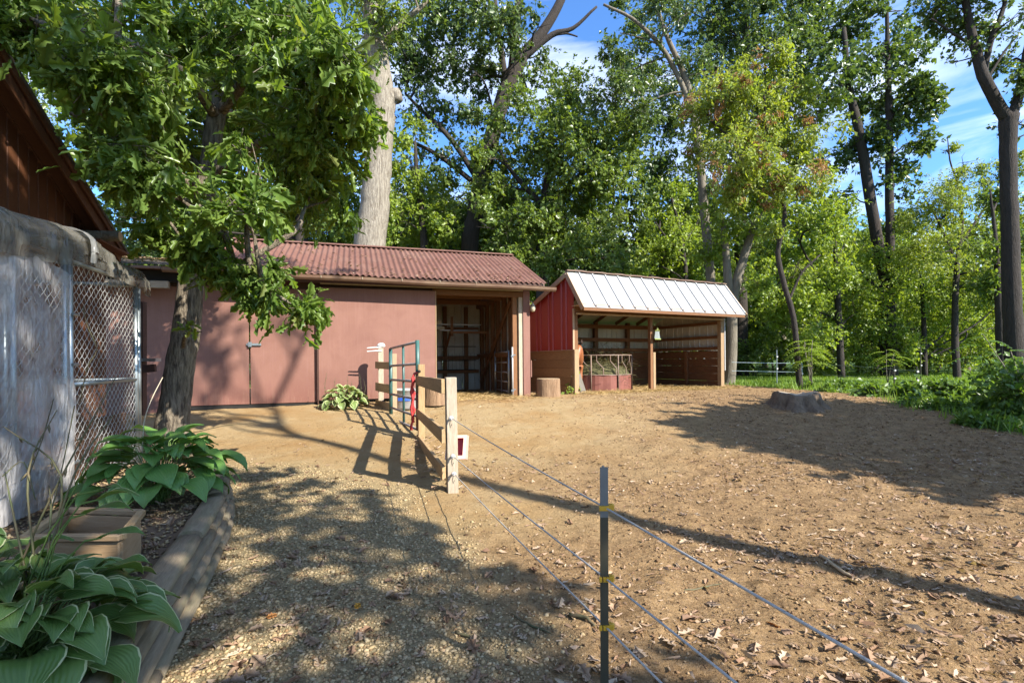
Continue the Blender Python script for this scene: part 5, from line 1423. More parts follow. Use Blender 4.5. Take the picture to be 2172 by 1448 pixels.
tree('leafy_tree', 'bright green tree behind the lawn beyond the twin stems', 'tree', 25,
     [(1962, 805, 10), (1960, 700, 9), (1955, 600, 7)], [], [(1920, 620, 55), (1950, 690, 55), (1870, 690, 45), (1990, 650, 50), (1930, 560, 40), (2060, 680, 55), (2120, 700, 50), (2000, 730, 40), (1900, 740, 40), (2170, 690, 40), (2060, 740, 35), (1840, 740, 40)], 10500, .13, .08, LM['bright'], M['bark_dark'], 45, dep=2)

# ------------------------------------------------------------------ the wood farther back: shared crowns
def bg_variant(seed, H, Rr, n, L, W, mat, bmat):
    g = np.random.default_rng(seed); cl = []
    for k in range(26):
        h = H * (.16 + .84 * (k + .5) / 26); rr_ = Rr * math.sin(math.pi * (.16 + .74 * (k + .5) / 26)) ** .7
        a = g.uniform(0, 6.28); q = rr_ * g.uniform(.25, .8); cl.append((q * math.cos(a), q * math.sin(a), h, Rr * g.uniform(.34, .52)))
    V, F, tf, _ = leaf_field(cl, n, L, W, seed + 1, nsub=9, clump=.36)
    me = np_mesh('crown', V, F, mat, tint=tf)
    mb = MB(); P, rd = smooth_path([(0, 0, -.3), (.1, 0, H * .3), (-.1, .1, H * .6), (.05, 0, H * .95)], [.22, .17, .11, .03], 4)
    mb.tube(P, rd, 9)
    for pts, r_ in branches(P, cl, seed, .06): mb.tube(pts, r_, 4)
    tm = bpy.data.meshes.new('trunk'); tm.from_pydata([tuple(v) for v in mb.v], [], mb.f); tm.materials.append(bmat)
    tm.polygons.foreach_set('use_smooth', [True] * len(tm.polygons))
    return me, tm
BV = [bg_variant(101, 11, 3.2, 9000, .20, .13, LM['mid'], M['bark_dark']), bg_variant(102, 12.5, 3.4, 9500, .21, .14, LM['dark'], M['bark_dark']),
      bg_variant(103, 9.5, 3.0, 8500, .19, .12, LM['bright'], M['bark_grey']), bg_variant(104, 11, 2.7, 8000, .18, .11, LM['mid'], M['bark_grey'])]
g = np.random.default_rng(6)
spots = []
for i, px in enumerate(range(-60, 2300, 64)):
    Y = 31 + (i % 3) * 5.5 + g.uniform(-1.5, 1.5); spots.append((px + g.uniform(-20, 20), Y))
for i, px in enumerate(range(430, 1560, 95)): spots.append((px + g.uniform(-20, 20), 27.5 + g.uniform(-1, 1)))
for i, px in enumerate(range(-300, 2600, 75)): spots.append((px + g.uniform(-30, 30), 50 + g.uniform(-4, 6)))
for i, (px, Y) in enumerate(spots):
    me, tm = BV[[0, 1, 2, 3, 0, 2, 1, 3, 2][i % 9]] if px < 1500 else BV[[2, 2, 3, 2][i % 4]]
    p = at(px, 760, Y); sc = g.uniform(.8, 1.12) * (1.25 if Y > 44 else 1)
    if 1930 < px < 2140: sc *= .92
    if 1170 < px < 1300 and Y < 44: sc *= .8
    t = thing('woodland_tree', (p.x, p.y, .5), 'leafy tree standing deep in the wood behind the sheds and lawn', 'tree', 'trees deep in the wood')
    t.rotation_euler = (0, 0, 0)
    for nm, m_ in (('trunk', tm), ('crown', me)):
        o = link(nm, m_, t); o.scale = (sc, sc, sc * g.uniform(.95, 1.08)); o.rotation_euler = (0, 0, g.uniform(0, 6.28))
        if nm == 'crown': o['kind'] = 'stuff'; zrot = o.rotation_euler.z
fm = MB()
# far edge of the wood as one mass
cl = []
g = np.random.default_rng(9)
for px in range(-700, 3000, 40):
    Y = 66 + g.uniform(-3, 3); p = at(px, 760, Y)
    for h in (1.5, 4, 6.5, 9, 11.5): cl.append((p.x, p.y, h + g.uniform(-1, 1), 2.1))
V, F, tf, _ = leaf_field(cl, 42000, .42, .30, 3, nsub=6, clump=.5, twig=.8)
o = link('far_wood', np_mesh('far_wood', V, F, LM['mid'], tint=tf)); tag(o, 'far mass of green woodland closing the view', 'woodland', kind='stuff')

# ------------------------------------------------------------------ shrubs, weeds, saplings
def shrub(name, label, px, py, Y, wpx, hpx, n, L, W, mat, seed, group=None, stems=5, **kw):
    base = at(px, py, Y); base.z = float(gz(Y)); g = np.random.default_rng(seed)
    t = thing(name, base, label, 'shrub', group)
    w = wpx * Y / FPX / 2; h = hpx * Y / FPX; cl = []
    for k in range(9):
        a = g.uniform(0, 6.28); q = w * g.uniform(0, .75); cl.append((base.x + q * math.cos(a), base.y + q * .7 * math.sin(a), base.z + h * g.uniform(.25, .80), min(max(w, h * .5) * g.uniform(.25, .42), h * .42)))
    mb = MB()
    for c in cl[:stems]:
        mb.tube(*smooth_path([(base.x + g.normal() * .05, base.y + g.normal() * .05, base.z - .05), (base.x * .6 + c[0] * .4, base.y * .6 + c[1] * .4, base.z + (c[2] - base.z) * .55), c[:3]], [.018, .012, .004], 3), 5)
    mb.build('stems', M['bark_dark'], t, smooth=True)
    foliage('foliage', cl, n, L, W, seed, mat, t, **kw)
    return t
g = np.random.default_rng(44)
sh = [(1600, 800, 27, 150, 110), (1690, 800, 28, 150, 120), (1780, 800, 28.5, 150, 100), (1850, 800, 29, 130, 110), (1950, 795, 29, 130, 90), (2040, 790, 29, 150, 95), (2120, 790, 27, 140, 100), (1640, 800, 31, 170, 180), (1820, 800, 32, 170, 190), (1990, 795, 31, 170, 170), (2110, 790, 32, 170, 180), (1570, 800, 31, 120, 150), (1730, 800, 33, 170, 230), (1900, 795, 33, 160, 210)]
for i, (px, py, Y, w, h) in enumerate(sh):
    shrub('woodland_shrub', 'bushy green shrub at the back edge of the lawn', px, py, Y, w, h, 1500, .16, .10, LM[['mid', 'bright', 'mid', 'dark'][i % 4]], 300 + i, 'shrubs along the back of the lawn', nsub=6)
wl_ = [(2100, 850, 10.4, 120, 66, 'broad leafy weed clump with pale tops at the yard edge below the forked tree'), (2155, 860, 9.6, 120, 100, 'tallest leafy weed clump against the frame edge below the forked tree'), (2010, 850, 11.5, 100, 24, 'low dark leafy weed clump beside the taller weeds at the yard edge'),
       (1930, 840, 12.2, 100, 16, 'small low weed clump at the yard edge in front of the lawn'), (2125, 800, 13, 130, 62, 'leafy weed clump growing at the foot of the forked tree'), (1850, 840, 12.6, 100, 10, 'smallest flat weed clump by the old fence stakes')]
for i, (px, py, Y, w, h, lab) in enumerate(wl_):
    shrub('weed_clump', lab, px, py, Y, w, h, 900 if i != 5 else 500, .13, .085, LM['weed'], 350 + i, None, nsub=8, droop=.5)
def fronds(name, label, px, py, Y, nst, h, seed, mat):
    base = at(px, py, Y); base.z = float(gz(Y)); g = np.random.default_rng(seed); t = thing(name, base, label, 'sapling'); mb = MB(); V = []; T = []
    for k in range(nst):
        top = base + Vector((g.normal() * .35, g.normal() * .35, h * g.uniform(.6, 1.1)))
        mb.tube([base + Vector((g.normal() * .1, g.normal() * .1, -.05)), (base + top) / 2 + Vector((g.normal() * .05, 0, 0)), top], [.02, .014, .008], 5)
        for j in range(7):
            a = j * 2.4 + k; d = Vector((math.cos(a), math.sin(a), 0)); s = Vector((-d.y, d.x, 0)); L = g.uniform(.45, .75); st = top - Vector((0, 0, h * .06 * j))
            prev = None
            for i in range(9):
                f = (i + 1) / 9; p = st + d * L * f + Vector((0, 0, .22 * f - .42 * f * f))
                for sg in (1, -1):
                    e = p + s * sg * .15 * (1.1 - .4 * f) + d * .05 + Vector((0, 0, -.05)); V += [p, p * .5 + e * .5 + d * .026, p * .5 + e * .5 - d * .026, e]; T.append(g.random())
    mb.build('stems', M['bark_grey'], t, smooth=True)
    V = np.array([list(v) for v in V]) - np.array(base); m = len(T); b = (np.arange(m) * 4)[:, None, None]
    F = (np.array([[0, 1, 3], [0, 3, 2]])[None] + b).reshape(-1, 3)
    o = link('foliage', np_mesh('foliage', V, F, mat, tint=np.repeat(T, 2)), t); o['kind'] = 'stuff'; return t
fronds('sumac_sapling', 'feathery bright green sapling with drooping fronds beside the thin maple trunk', 1722, 815, 16.0, 5, 1.5, 5, LM['bright'])
fronds('sumac_sapling', 'tall feathery sapling at the right hand weeds with pale fronds', 2168, 800, 11.2, 3, 1.5, 6, LM['weed'])
fronds('sumac_sapling', 'small feathery sapling standing by the twin stemmed tree', 1885, 800, 18.5, 2, 1.3, 7, LM['bright'])
sp_ = at(1198, 800, 13.75)
spt = thing('climbing_sprig', sp_, 'small bright sprig of leaves by the wood planks next to the log round', 'sprig')
MB().tube([L2(-.06, .12, .5), L2(-.09, .10, .8), L2(-.07, .08, 1.08)], [.008, .006, .003], 5).build('stem', M['bark_dark'], spt)
foliage('leaves', [(*L2(-.10, .06, .66), .12), (*L2(-.12, .1, 1.0), .12)], 46, .085, .055, 12, LM['bright'], spt, nsub=3)

# ------------------------------------------------------------------ trees outside the picture that throw its shade
def shade_tree(label, base, trunk, clusters, n, L, W, seed, r0=.16, mat='mid', **kw):
    t = thing('shade_tree', base, label, 'tree'); P, rd = smooth_path([base] + trunk, [r0 * (1 - .6 * (i / len(trunk)) ** 2) for i in range(len(trunk) + 1)], 5)
    limb_mesh([(P, rd)], 'trunk', M['bark_grey'], t, 10)
    b = branches(P, clusters, seed, .06)
    if b: limb_mesh(b, 'branches', M['bark_grey'], t, 5)['kind'] = 'stuff'
    if n: foliage('crown', clusters, n, L, W, seed, LM[mat], t, **kw)
SH = np.array([SUN.x, SUN.y, SUN.z]) / SUN.z            # per metre of height
def over(x, y, h, r):                                   # crown clump that shades ground point (x,y) from height h
    return (x + SH[0] * h, y + SH[1] * h, h + float(gz(y)), r)
# dappled shade on the gravel and the bed
dc = []
gd = np.random.default_rng(205); tg_ = []
for _ in range(1500):
    y = gd.uniform(1.4, 6.35); xr = float(np.interp(y, [1.4, 2.0, 2.8, 3.7, 4.5, 5.5, 6.2], [1.5, 1.2, .7, .05, -.75, -1.95, -2.9])); x = gd.uniform(-4.0, xr)
    if all((x - a) ** 2 + (y - b) ** 2 > .30 ** 2 for a, b in tg_): tg_.append((x, y))
for x, y in tg_:
    if gd.random() < .68: dc.append(over(x, y, gd.uniform(5.8, 7.4), gd.uniform(.12, .25)))
shade_tree('leafy tree behind the viewer throwing dappled shade on the gravel', (6.6, -4.6, 0), [(6.2, -4.2, 3), (5.2, -3.4, 5), (4.0, -2.2, 6.6), (2.6, -.8, 7.4)], dc, 2900, .16, .13, 61, nsub=3, clump=.45, shell=.1, dens=1, per=5, twig=.22)
# shade on the kennel and the brown building
dc = [over(x, y, h, r) for (x, y, h, r) in [(-4.4, 4.4, 8.0, .45), (-5.2, 5.0, 9.0, .6), (-6.0, 6.0, 10, .9), (-4.6, 3.4, 8, .45), (-5.6, 3.8, 9, .7), (-6.6, 5.2, 10, 1.0), (-7.4, 5.8, 11, 1.1), (-7.4, 4.4, 11, 1.1), (-8.4, 5.0, 12, 1.2), (-6.6, 3.4, 10, 1), (-9.2, 6.2, 12, 1.2), (-8, 7.2, 11, 1.1), (-5.2, 6.3, 9, .35), (-9.5, 4.5, 13, 1.3)]]
for (t, z, h, r) in [(.8, 4.6, 5.5, .6), (1.5, 4.0, 5.8, .65), (2.2, 3.6, 6, .65), (2.9, 3.4, 6.2, .6), (3.6, 3.2, 6.4, .5), (.2, 3.8, 5.6, .6), (1.6, 4.9, 6, .6), (-.4, 4.6, 5.6, .6)]:
    p_ = K(t, 1.4, z); dc.append((p_.x + SH[0] * h, p_.y + SH[1] * h, z + h, r))
shade_tree('spreading tree behind the viewer shading the kennel and brown building', (3.2, -3.2, 0), [(3.0, -3.0, 4), (2.4, -2.4, 7), (1.8, -1.6, 10)], dc, 8600, .17, .13, 62, r0=.2, nsub=7, clump=.45, shell=.2, dens=1)
# broad shade across the right of the yard
dc = []
for (x, y, h, r) in [(3.9, 9.0, 5.2, .55), (4.6, 8.1, 5.0, .75), (4.9, 7.1, 4.8, .7), (5.3, 6.1, 4.6, .75), (6.0, 5.4, 4.5, .7), (6.0, 9.8, 5.4, .9), (6.6, 8.4, 5.2, 1.0), (6.7, 7.1, 5, 1.0), (7.4, 6.0, 4.8, .9), (6.8, 11.2, 5.6, .6), (8.2, 10.2, 5.4, .8), (8.4, 8.7, 5.2, 1.0), (8.4, 7.2, 5, 1.0), (8.8, 5.7, 4.7, .9), (4.6, 9.9, 5.4, .6), (3.2, 10.0, 5.6, .35), (5.0, 10.9, 5.6, .35), (5.7, 7.9, 5, .8), (7.4, 4.8, 4.5, .5), (3.3, 9.5, 5.3, .3)]:
    dc.append(over(x, y, h, r))
shade_tree('broad tree right of the picture shading the far side of the yard', (16.0, 2.8, 0), [(16, 3, 2.5), (15.4, 3.2, 4), (14.6, 3.4, 5.4)], dc, 22000, .20, .16, 63, nsub=10, clump=.55, shell=.1, dens=1)
# slim tall trunk whose shadow crosses the whole yard
wsh = []
for (s, z, h, r) in [(-2.6, 2.2, 12.2, .28), (-3.2, 1.5, 12.6, .35), (-2.2, 1.3, 12.0, .22), (-3.6, 2.5, 13, .35), (-1.7, 2.4, 12.6, .2), (-4.2, 1.6, 13, .4), (-2.9, .9, 12.0, .25), (.3, 3.6, 13.5, .3), (-.6, 4.6, 13.6, .4)]:
    p_ = L1(s, -.05, z); wsh.append((p_.x + SH[0] * h, p_.y + SH[1] * h, p_.z + h, r))
shade_tree('slim tall trunk right of the picture whose shadow crosses the yard', (8.5, -1.2, -.1), [(8.5, -1.2, 3), (8.5, -1.18, 5.5), (8.56, -1.1, 7.2), (8.66, -.95, 9), (8.8, -.78, 11), (8.85, -.7, 12.5), (9.5, .2, 14.6), (10.0, .9, 16.6)],
           wsh + [(8.8, -.6, 15.6, .3), (8.2, .2, 16.8, .5), (9.2, -1.2, 17.2, .6), (8.0, -1.0, 18, .6), (8.8, .4, 18.4, .6)], 1500, .16, .13, 64, r0=.135, dens=1, nsub=4)

# ------------------------------------------------------------------ hostas
def hosta_mat(name, c1, c2, edge, ew):
    m, nt, out = _new(name); bs = nt.nodes.new('ShaderNodeBsdfPrincipled')
    uvn = nt.nodes.new('ShaderNodeTexCoord'); sp = nt.nodes.new('ShaderNodeSeparateXYZ'); nt.links.new(uvn.outputs['UV'], sp.inputs[0])
    def mth(op, a, b=None):
        n = nt.nodes.new('ShaderNodeMath'); n.operation = op
        for i, q in enumerate((a, b)):
            if q is None: continue
            if isinstance(q, (int, float)): n.inputs[i].default_value = q
            else: nt.links.new(q, n.inputs[i])
        return n.outputs[0]
    av = mth('ABSOLUTE', mth('SUBTRACT', mth('MULTIPLY', sp.outputs['Y'], 2.0), 1.0))
    oi = nt.nodes.new('ShaderNodeObjectInfo')
    nz = _noise(nt, _coords(nt), 14, 4)
    edgef = mth('GREATER_THAN', mth('ADD', av, mth('MULTIPLY', mth('SUBTRACT', nz, .5), .22)), 1 - ew)
    col = _mixrgb(nt, oi.outputs['Random'], c1, c2)
    vein = mth('SINE', mth('MULTIPLY', av, 34.0))
    col = _mixrgb(nt, _mul(nt, _ramp(nt, vein, .2, .95), .10), col, (c2[0] * 1.6, c2[1] * 1.5, c2[2] * 1.6))
    midr = mth('LESS_THAN', av, .05); col = _mixrgb(nt, _mul(nt, midr, .5), col, (.17, .25, .07))
    leafc = _mixrgb(nt, edgef, col, edge)
    col = leafc
    nt.links.new(col, bs.inputs['Base Color']); bs.inputs['Roughness'].default_value = .36; bs.inputs['Specular IOR Level'].default_value = .5
    nt.links.new(_bump(nt, vein, .3, .003), bs.inputs['Normal'])
    tr = nt.nodes.new('ShaderNodeBsdfTranslucent'); nt.links.new(_mixrgb(nt, 1.0, col, (1.3, 1.2, .5), 'MULTIPLY'), tr.inputs['Color'])
    mx = nt.nodes.new('ShaderNodeMixShader'); mx.inputs[0].default_value = .3
    nt.links.new(bs.outputs[0], mx.inputs[1]); nt.links.new(tr.outputs[0], mx.inputs[2]); nt.links.new(mx.outputs[0], out.inputs[0]); return m
def hosta_leaf(g, mat, reach, height, blade, width, bend, e0):
    """petiole and blade in one mesh, growing along +X from the crown of the plant"""
    V = []; F4 = []; UV = []
    P = [Vector((0, 0, 0)), Vector((reach * .30, 0, height * .55)), Vector((reach * .7, 0, height * .95)), Vector((reach, 0, height))]
    d = (P[-1] - P[-2]).normalized()
    for i, p in enumerate(P):
        r = .0065 * (1 - .35 * i / 3)
        for k in range(3): a = 2.1 * k; V.append(p + Vector((0, math.cos(a) * r, math.sin(a) * r))); UV.append((0, .5))
    for i in range(3):
        for k in range(3): F4.append((i * 3 + k, i * 3 + (k + 1) % 3, i * 3 + 3 + (k + 1) % 3, i * 3 + 3 + k))
    prof = [.34, .86, 1.0, .97, .82, .56, .26, .02]; nu = len(prof); e = e0; p = P[-1].copy(); st = len(V)
    tw = g.normal() * .12; wav = g.uniform(0, 6.28); wa = g.uniform(.02, .05); cup = g.uniform(.15, .5)
    for i in range(nu):
        f = i / (nu - 1)
        for j in range(5):
            v = j / 2 - 1; w = width * .5 * prof[i]
            z = cup * w * abs(v) ** 1.4 + wa * blade * math.sin(f * 8 + wav + v) * abs(v)
            yy = v * w; UV.append((f, (v + 1) / 2))
            V.append(p + Vector((-math.sin(e) * z - (.06 * blade * abs(v) if i == 0 else 0), yy, math.cos(e) * z + tw * yy * f)))
        e -= bend / (nu - 1) * (.5 + f); p = p + Vector((math.cos(e), 0, math.sin(e))) * blade / (nu - 1)
    for i in range(nu - 1):
        for j in range(4): a = st + i * 5 + j; F4.append((a, a + 1, a + 6, a + 5))
    return np_mesh('leaf', np.array([list(v) for v in V]), np.array(F4), mat, smooth=True, uv=np.array(UV))
def hosta(label, base, n, mat, seed, reach=(.12, .45), height=(.15, .42), blade=(.18, .27), wr=.62, bend=(.7, 1.6), group=None, a0=None, a1=None):
    g = np.random.default_rng(seed); t = thing('hosta_plant', base, label, 'plant', group)
    for k in range(n):
        f = (k + .5) / n; rc_ = reach[0] + (reach[1] - reach[0]) * f ** .8 * g.uniform(.85, 1.1); hh = height[1] - (height[1] - height[0]) * f ** 1.3 * g.uniform(.8, 1.1); bl = g.uniform(*blade) * (.8 + .3 * f)
        me = hosta_leaf(g, mat, rc_, hh, bl, bl * wr * g.uniform(.85, 1.12), g.uniform(*bend), .65 - .95 * f + g.normal() * .15)
        o = link('leaf', me, t)
        a = k * 2.39996 + g.normal() * .15 if a0 is None else g.uniform(a0, a1)
        o.rotation_euler = (g.normal() * .12, g.normal() * .10, a); o.location = (g.normal() * .025, g.normal() * .025, 0)
    return t
HM1 = hosta_mat('hosta_leaf_dark', (.085, .155, .035), (.125, .205, .05), (.42, .44, .22), .07)
HM2 = hosta_mat('hosta_leaf_green', (.09, .19, .04), (.13, .25, .055), (.15, .26, .07), .05)
HM3 = hosta_mat('hosta_leaf_variegated', (.16, .23, .07), (.21, .28, .09), (.48, .52, .26), .22)
h1 = hosta('large dark hosta with pale leaf margins in front of the planter box', (-1.93, 1.95, .32), 108, HM1, 3, (.08, .38), (.06, .30), (.16, .24), .74, (.8, 1.6))
h1b = hosta('second dark margined hosta clump at the frame corner behind the large one', (-2.28, 2.10, .32), 34, HM1, 14, (.08, .30), (.10, .36), (.17, .24), .70, (.8, 1.6))
h2 = hosta('glossy plain green hosta at the foot of the oak beside the kennel', (-3.0, 4.18, .33), 95, HM2, 4, (.10, .45), (.16, .54), (.20, .28), .76, (.7, 1.5))
p3 = ground_at(727, 866)
h3 = hosta('low pale variegated hosta against the pink sliding door', p3 + Vector((0, .15, 0)), 110, HM3, 6, (.06, .42), (.12, .44), (.17, .23), .84, (.6, 1.4))
ss_ = bpy.data.materials  # seed stalks
def stalk(parent, pts, r, leaves=0, seed=0):
    g = np.random.default_rng(seed); P, rd = smooth_path(pts, [r] * (len(pts) - 1) + [r * .5], 4)
    mb = MB().tube(P, rd, 5)
    for k in range(leaves):
        q = P[int(len(P) * (.45 + .5 * k / max(leaves, 1)))]; d = Vector((g.normal() * .02, g.normal() * .01, -.03 + g.normal() * .01))
        mb.tube([q, q + d * .5, q + d], [.002, .005, .001], 4)
    return mb.build('flower_stalk', M['stalk'], parent, smooth=True)
M['stalk'] = pm('dry_stalk', (.13, .09, .05), (.07, .085, .03), 9, .7, .1)
for k in range(7):
    x = 690 + k * 14 + (k % 2) * 5; stalk(h3, [p3 + Vector((-.2 + .07 * k, .15, .1)), at(x, 830, p3.y + .1), at(x + 3 - k, 790 + (k * 37) % 26, p3.y + .1)], .006, 7, k)
for k, (x0, y0, x1, y1, x2, y2) in enumerate([(75, 1215, 60, 1000, 120, 870), (20, 1250, 110, 1050, 245, 800), (85, 1250, 130, 1010, 8, 905), (60, 1240, 30, 1100, 10, 1000), (100, 1200, 108, 1080, 104, 1030), (66, 1205, 70, 1150, 70, 1120), (90, 1220, 160, 1000, 240, 880)]):
    stalk(h1b, [at(x0, y0, 2.1), at(x1, y1, 2.15), at(x2, y2, 2.25)], .0045, 5 if k < 3 else 0, 40 + k)
g = np.random.default_rng(70)
for k, (bx0, by0, ex, ey, bl, ang) in enumerate([(75, 1240, 208, 1060, .16, .2), (60, 1240, 225, 1035, .11, -.3), (80, 1250, 180, 1090, .2, .1), (90, 1250, 240, 925, .10, .6), (100, 1260, 215, 1140, .19, .0), (95, 1270, 235, 1200, .19, -.1), (40, 1250, 20, 1130, .2, 2.9), (60, 1250, 30, 1190, .2, 2.6)]):
    b_ = at(bx0, by0, 2.05); e_ = at(ex, ey, 2.05); rc_ = math.hypot(e_.x - b_.x, e_.y - b_.y)
    me = hosta_leaf(g, HM1, max(rc_, .05), e_.z - b_.z, bl, bl * .42, 1.0, .5)
    o = link('leaf', me, h1); o.location = b_ - org(h1); o.rotation_euler = (0, 0, (0 if ex > bx0 else math.pi) + ang * .3)
vn = thing('vine', K(.0, -.1, .4), 'thin wiry vine climbing the kennel posts', 'vine')
for k, pts in enumerate([[(118, 830, 4.3), (122, 760, 4.3), (112, 700, 4.3), (118, 660, 4.3)], [(170, 850, 4.4), (185, 780, 4.4), (205, 740, 4.45), (185, 690, 4.4), (176, 650, 4.4)], [(60, 1010, 3.4), (90, 930, 3.5), (118, 830, 4.2)], [(5, 1010, 3.2), (50, 980, 3.3), (75, 1060, 3.3)], [(95, 1130, 2.9), (130, 1000, 3.4), (158, 860, 4.1)]]):
    P, rd = smooth_path([at(*q) for q in pts], [.004] * len(pts), 4); MB().tube(P, rd, 5).build('stem', M['stalk'], vn, smooth=True)
g4 = thing('seedling', (-3.2, 3.85, .33), 'tiny seedling with small round leaves under the glossy hosta', 'plant')
for k in range(9):
    me = hosta_leaf(np.random.default_rng(k), HM2, .05 + .012 * k, .05, .06, .04, .6, .3); o = link('leaf', me, g4); o.rotation_euler = (0, 0, k * 2.4)
o = MB().tube(*smooth_path([at(301, 985, 4.05), at(305, 900, 4.05), at(320, 850, 4.1), at(345, 800, 4.2)], [.004] * 4, 5), 5).build('dry_grass_stalk', M['straw_stem'] if 'straw_stem' in M else M['cream'], None, smooth=True)
tag(o, 'pale bent dry grass stalk rising out of the glossy hosta', 'stalk', kind='thing')
o = MB().tube(*smooth_path([at(368, 925, 4.6), at(420, 915, 4.8), at(480, 902, 5.2), at(552, 896, 5.6)], [.004, .0035, .003, .002], 5), 5).build('dry_grass_stalk', M['stalk'], None, smooth=True)
tag(o, 'long thin arching stalk reaching from the glossy hosta over the sand', 'stalk', kind='thing')

# ------------------------------------------------------------------ back fence beyond the yard
bf = [(1648, 19.3, 742, 815), (1701, 20.5, 770, 812), (1897, 15.6, 775, 826), (1945, 14.4, 777, 832), (1953, 21, 735, 806)]
bfn = ['slim pale electric fence stake beside the white roofed shelter', 'short white fence stake behind the thin maple trunk', 'first dark fence stake near the weeds past the old stump', 'second dark fence stake near the weeds past the old stump', 'tall dark fence stake standing out on the lawn']
for (px, Y, y0, y1), lab in zip(bf, bfn):
    p = at(px, y1, Y); top = at(px, y0, Y); t = thing('fence_stake', (p.x, p.y, .5), lab, 'fence post', 'stakes of the far electric fence')
    mt = M['galv'] if px < 1800 else M['tpost_green']
    MB().tube([Vector((p.x, p.y, .35)), Vector((p.x, p.y, top.z))], .022, 6).build('rod', mt, t)
    for f in (.45, .8): MB().box(Vector((p.x, p.y - .03, .5 + (top.z - .5) * f)), (.05, .04, .05)).build('clip', M['ceramic'], t)
for i, (pts, lab) in enumerate((([(1552, 768, 18.6), (1648, 770, 19.3), (1701, 769, 20)], 'upper white fence tape from the shelter to the maple trunk'), ([(1552, 786, 18.6), (1648, 788, 19.3), (1701, 789, 20)], 'lower white fence tape from the shelter to the maple trunk'),
        ([(1735, 772, 19.5), (1820, 777, 17.5), (1897, 783, 15.6), (1945, 786, 14.4)], 'upper white fence tape between maple and weeds'), ([(1745, 794, 19.5), (1820, 799, 17.5), (1897, 804, 15.6), (1945, 808, 14.4)], 'lower white fence tape between maple and weeds'))):
    P = [at(*q) for q in pts]; mb = MB()
    for a, b in zip(P[:-1], P[1:]): mb.beam(a, b, .005, .016)
    tag(mb.build('fence_tape', M['galv'], None), lab, 'fence tape', 'tapes of the far electric fence', 'thing')

# ------------------------------------------------------------------ gravel stones
def stones(name, x, y, z, r, seed, mat, label, ico=True):
    g = np.random.default_rng(seed); n = len(x)
    bm = bmesh.new()
    if ico: bmesh.ops.create_icosphere(bm, subdivisions=1, radius=1)
    else: bmesh.ops.create_cone(bm, segments=4, radius1=1, radius2=0, depth=1); 
    T = np.array([v.co[:] for v in bm.verts]); F = np.array([[v.index for v in f.verts] for f in bm.faces if len(f.verts) == 3]); bm.free()
    if not ico:
        T = np.array([[1, 0, 0], [0, 1, 0], [-1, 0, 0], [0, -1, 0], [0, 0, 1], [0, 0, -1.]]); F = np.array([[0, 1, 4], [1, 2, 4], [2, 3, 4], [3, 0, 4], [1, 0, 5], [2, 1, 5], [3, 2, 5], [0, 3, 5]])
    k = len(T)
    S = r[:, None] * np.stack([g.uniform(.7, 1.35, n), g.uniform(.6, 1.0, n), g.uniform(.35, .7, n)], -1)
    P = T[None] * S[:, None] * (1 + g.normal(size=(n, k, 1)) * .16)
    a = g.uniform(0, 6.28, n); c, s = np.cos(a)[:, None], np.sin(a)[:, None]; b = g.normal(size=n) * .35; cb, sb = np.cos(b)[:, None], np.sin(b)[:, None]
    X, Y, Z = P[..., 0], P[..., 1], P[..., 2]; Y, Z = Y * cb - Z * sb, Y * sb + Z * cb; X, Y = X * c - Y * s, X * s + Y * c
    V = np.stack([X + x[:, None], Y + y[:, None], Z + z[:, None]], -1).reshape(-1, 3)
    FF = (F[None] + (np.arange(n) * k)[:, None, None]).reshape(-1, 3)
    o = link(name, np_mesh(name, V, FF, mat, tint=np.repeat(g.random(n), len(F)))); tag(o, label, name.replace('_', ' '), kind='stuff'); return o
LM['stone'] = leafmat('gravel_stone', [(0.264, 0.184, 0.084), (0.344, 0.256, 0.132), (0.208, 0.140, 0.068), (0.376, 0.296, 0.172), (0.312, 0.208, 0.108)], 0.0, .8, .3)
LM['chip'] = leafmat('wood_chip', [(.14, .08, .038), (.25, .155, .075), (.08, .046, .024), (.20, .12, .06), (.34, .235, .13)], 0.0, .9, .2)
g = np.random.default_rng(90)
def scatter(n, x0, x1, y0, y1, wfun, seed, near=1.2):
    g = np.random.default_rng(seed); x = g.uniform(x0, x1, n); y = y0 + (y1 - y0) * g.random(n) ** near
    k = g.random(n) < wfun(x, y); k &= (np.abs(x) < 1.12 * y + .3) & (x > wall_x(y) + .12); return x[k], y[k]
x, y = scatter(52000, -3.8, 1.0, 1.9, 7.2, lambda x, y: gravel_w(x, y) ** 1.3, 91, 1.25)
r = g.uniform(.005, .013, len(x)) * g.choice([.7, 1, 1, 1.5], len(x)); near = y < 3.6
stones('gravel', x[near], y[near], zat(x[near], y[near]) + .002, r[near], 92, LM['stone'], 'loose pale gravel stones in the foreground', True)
stones('gravel', x[~near], y[~near], zat(x[~near], y[~near]) + .002, r[~near] * 1.15, 93, LM['stone'], 'loose pale gravel stones farther up the path', False)
g2 = np.random.default_rng(94); n = 5200
y = 1.3 + 4.6 * g2.random(n); x = wall_x(y) - .13 - g2.random(n) ** 1.2 * 1.9
stones('bed_gravel', x, y, np.full(n, BEDZ - .02) + (fbm(x * 3, y * 3, 51) - .47) * .08, g2.uniform(.008, .02, n), 95, LM['stone'], 'pale stones strewn over the raised bed soil', False)
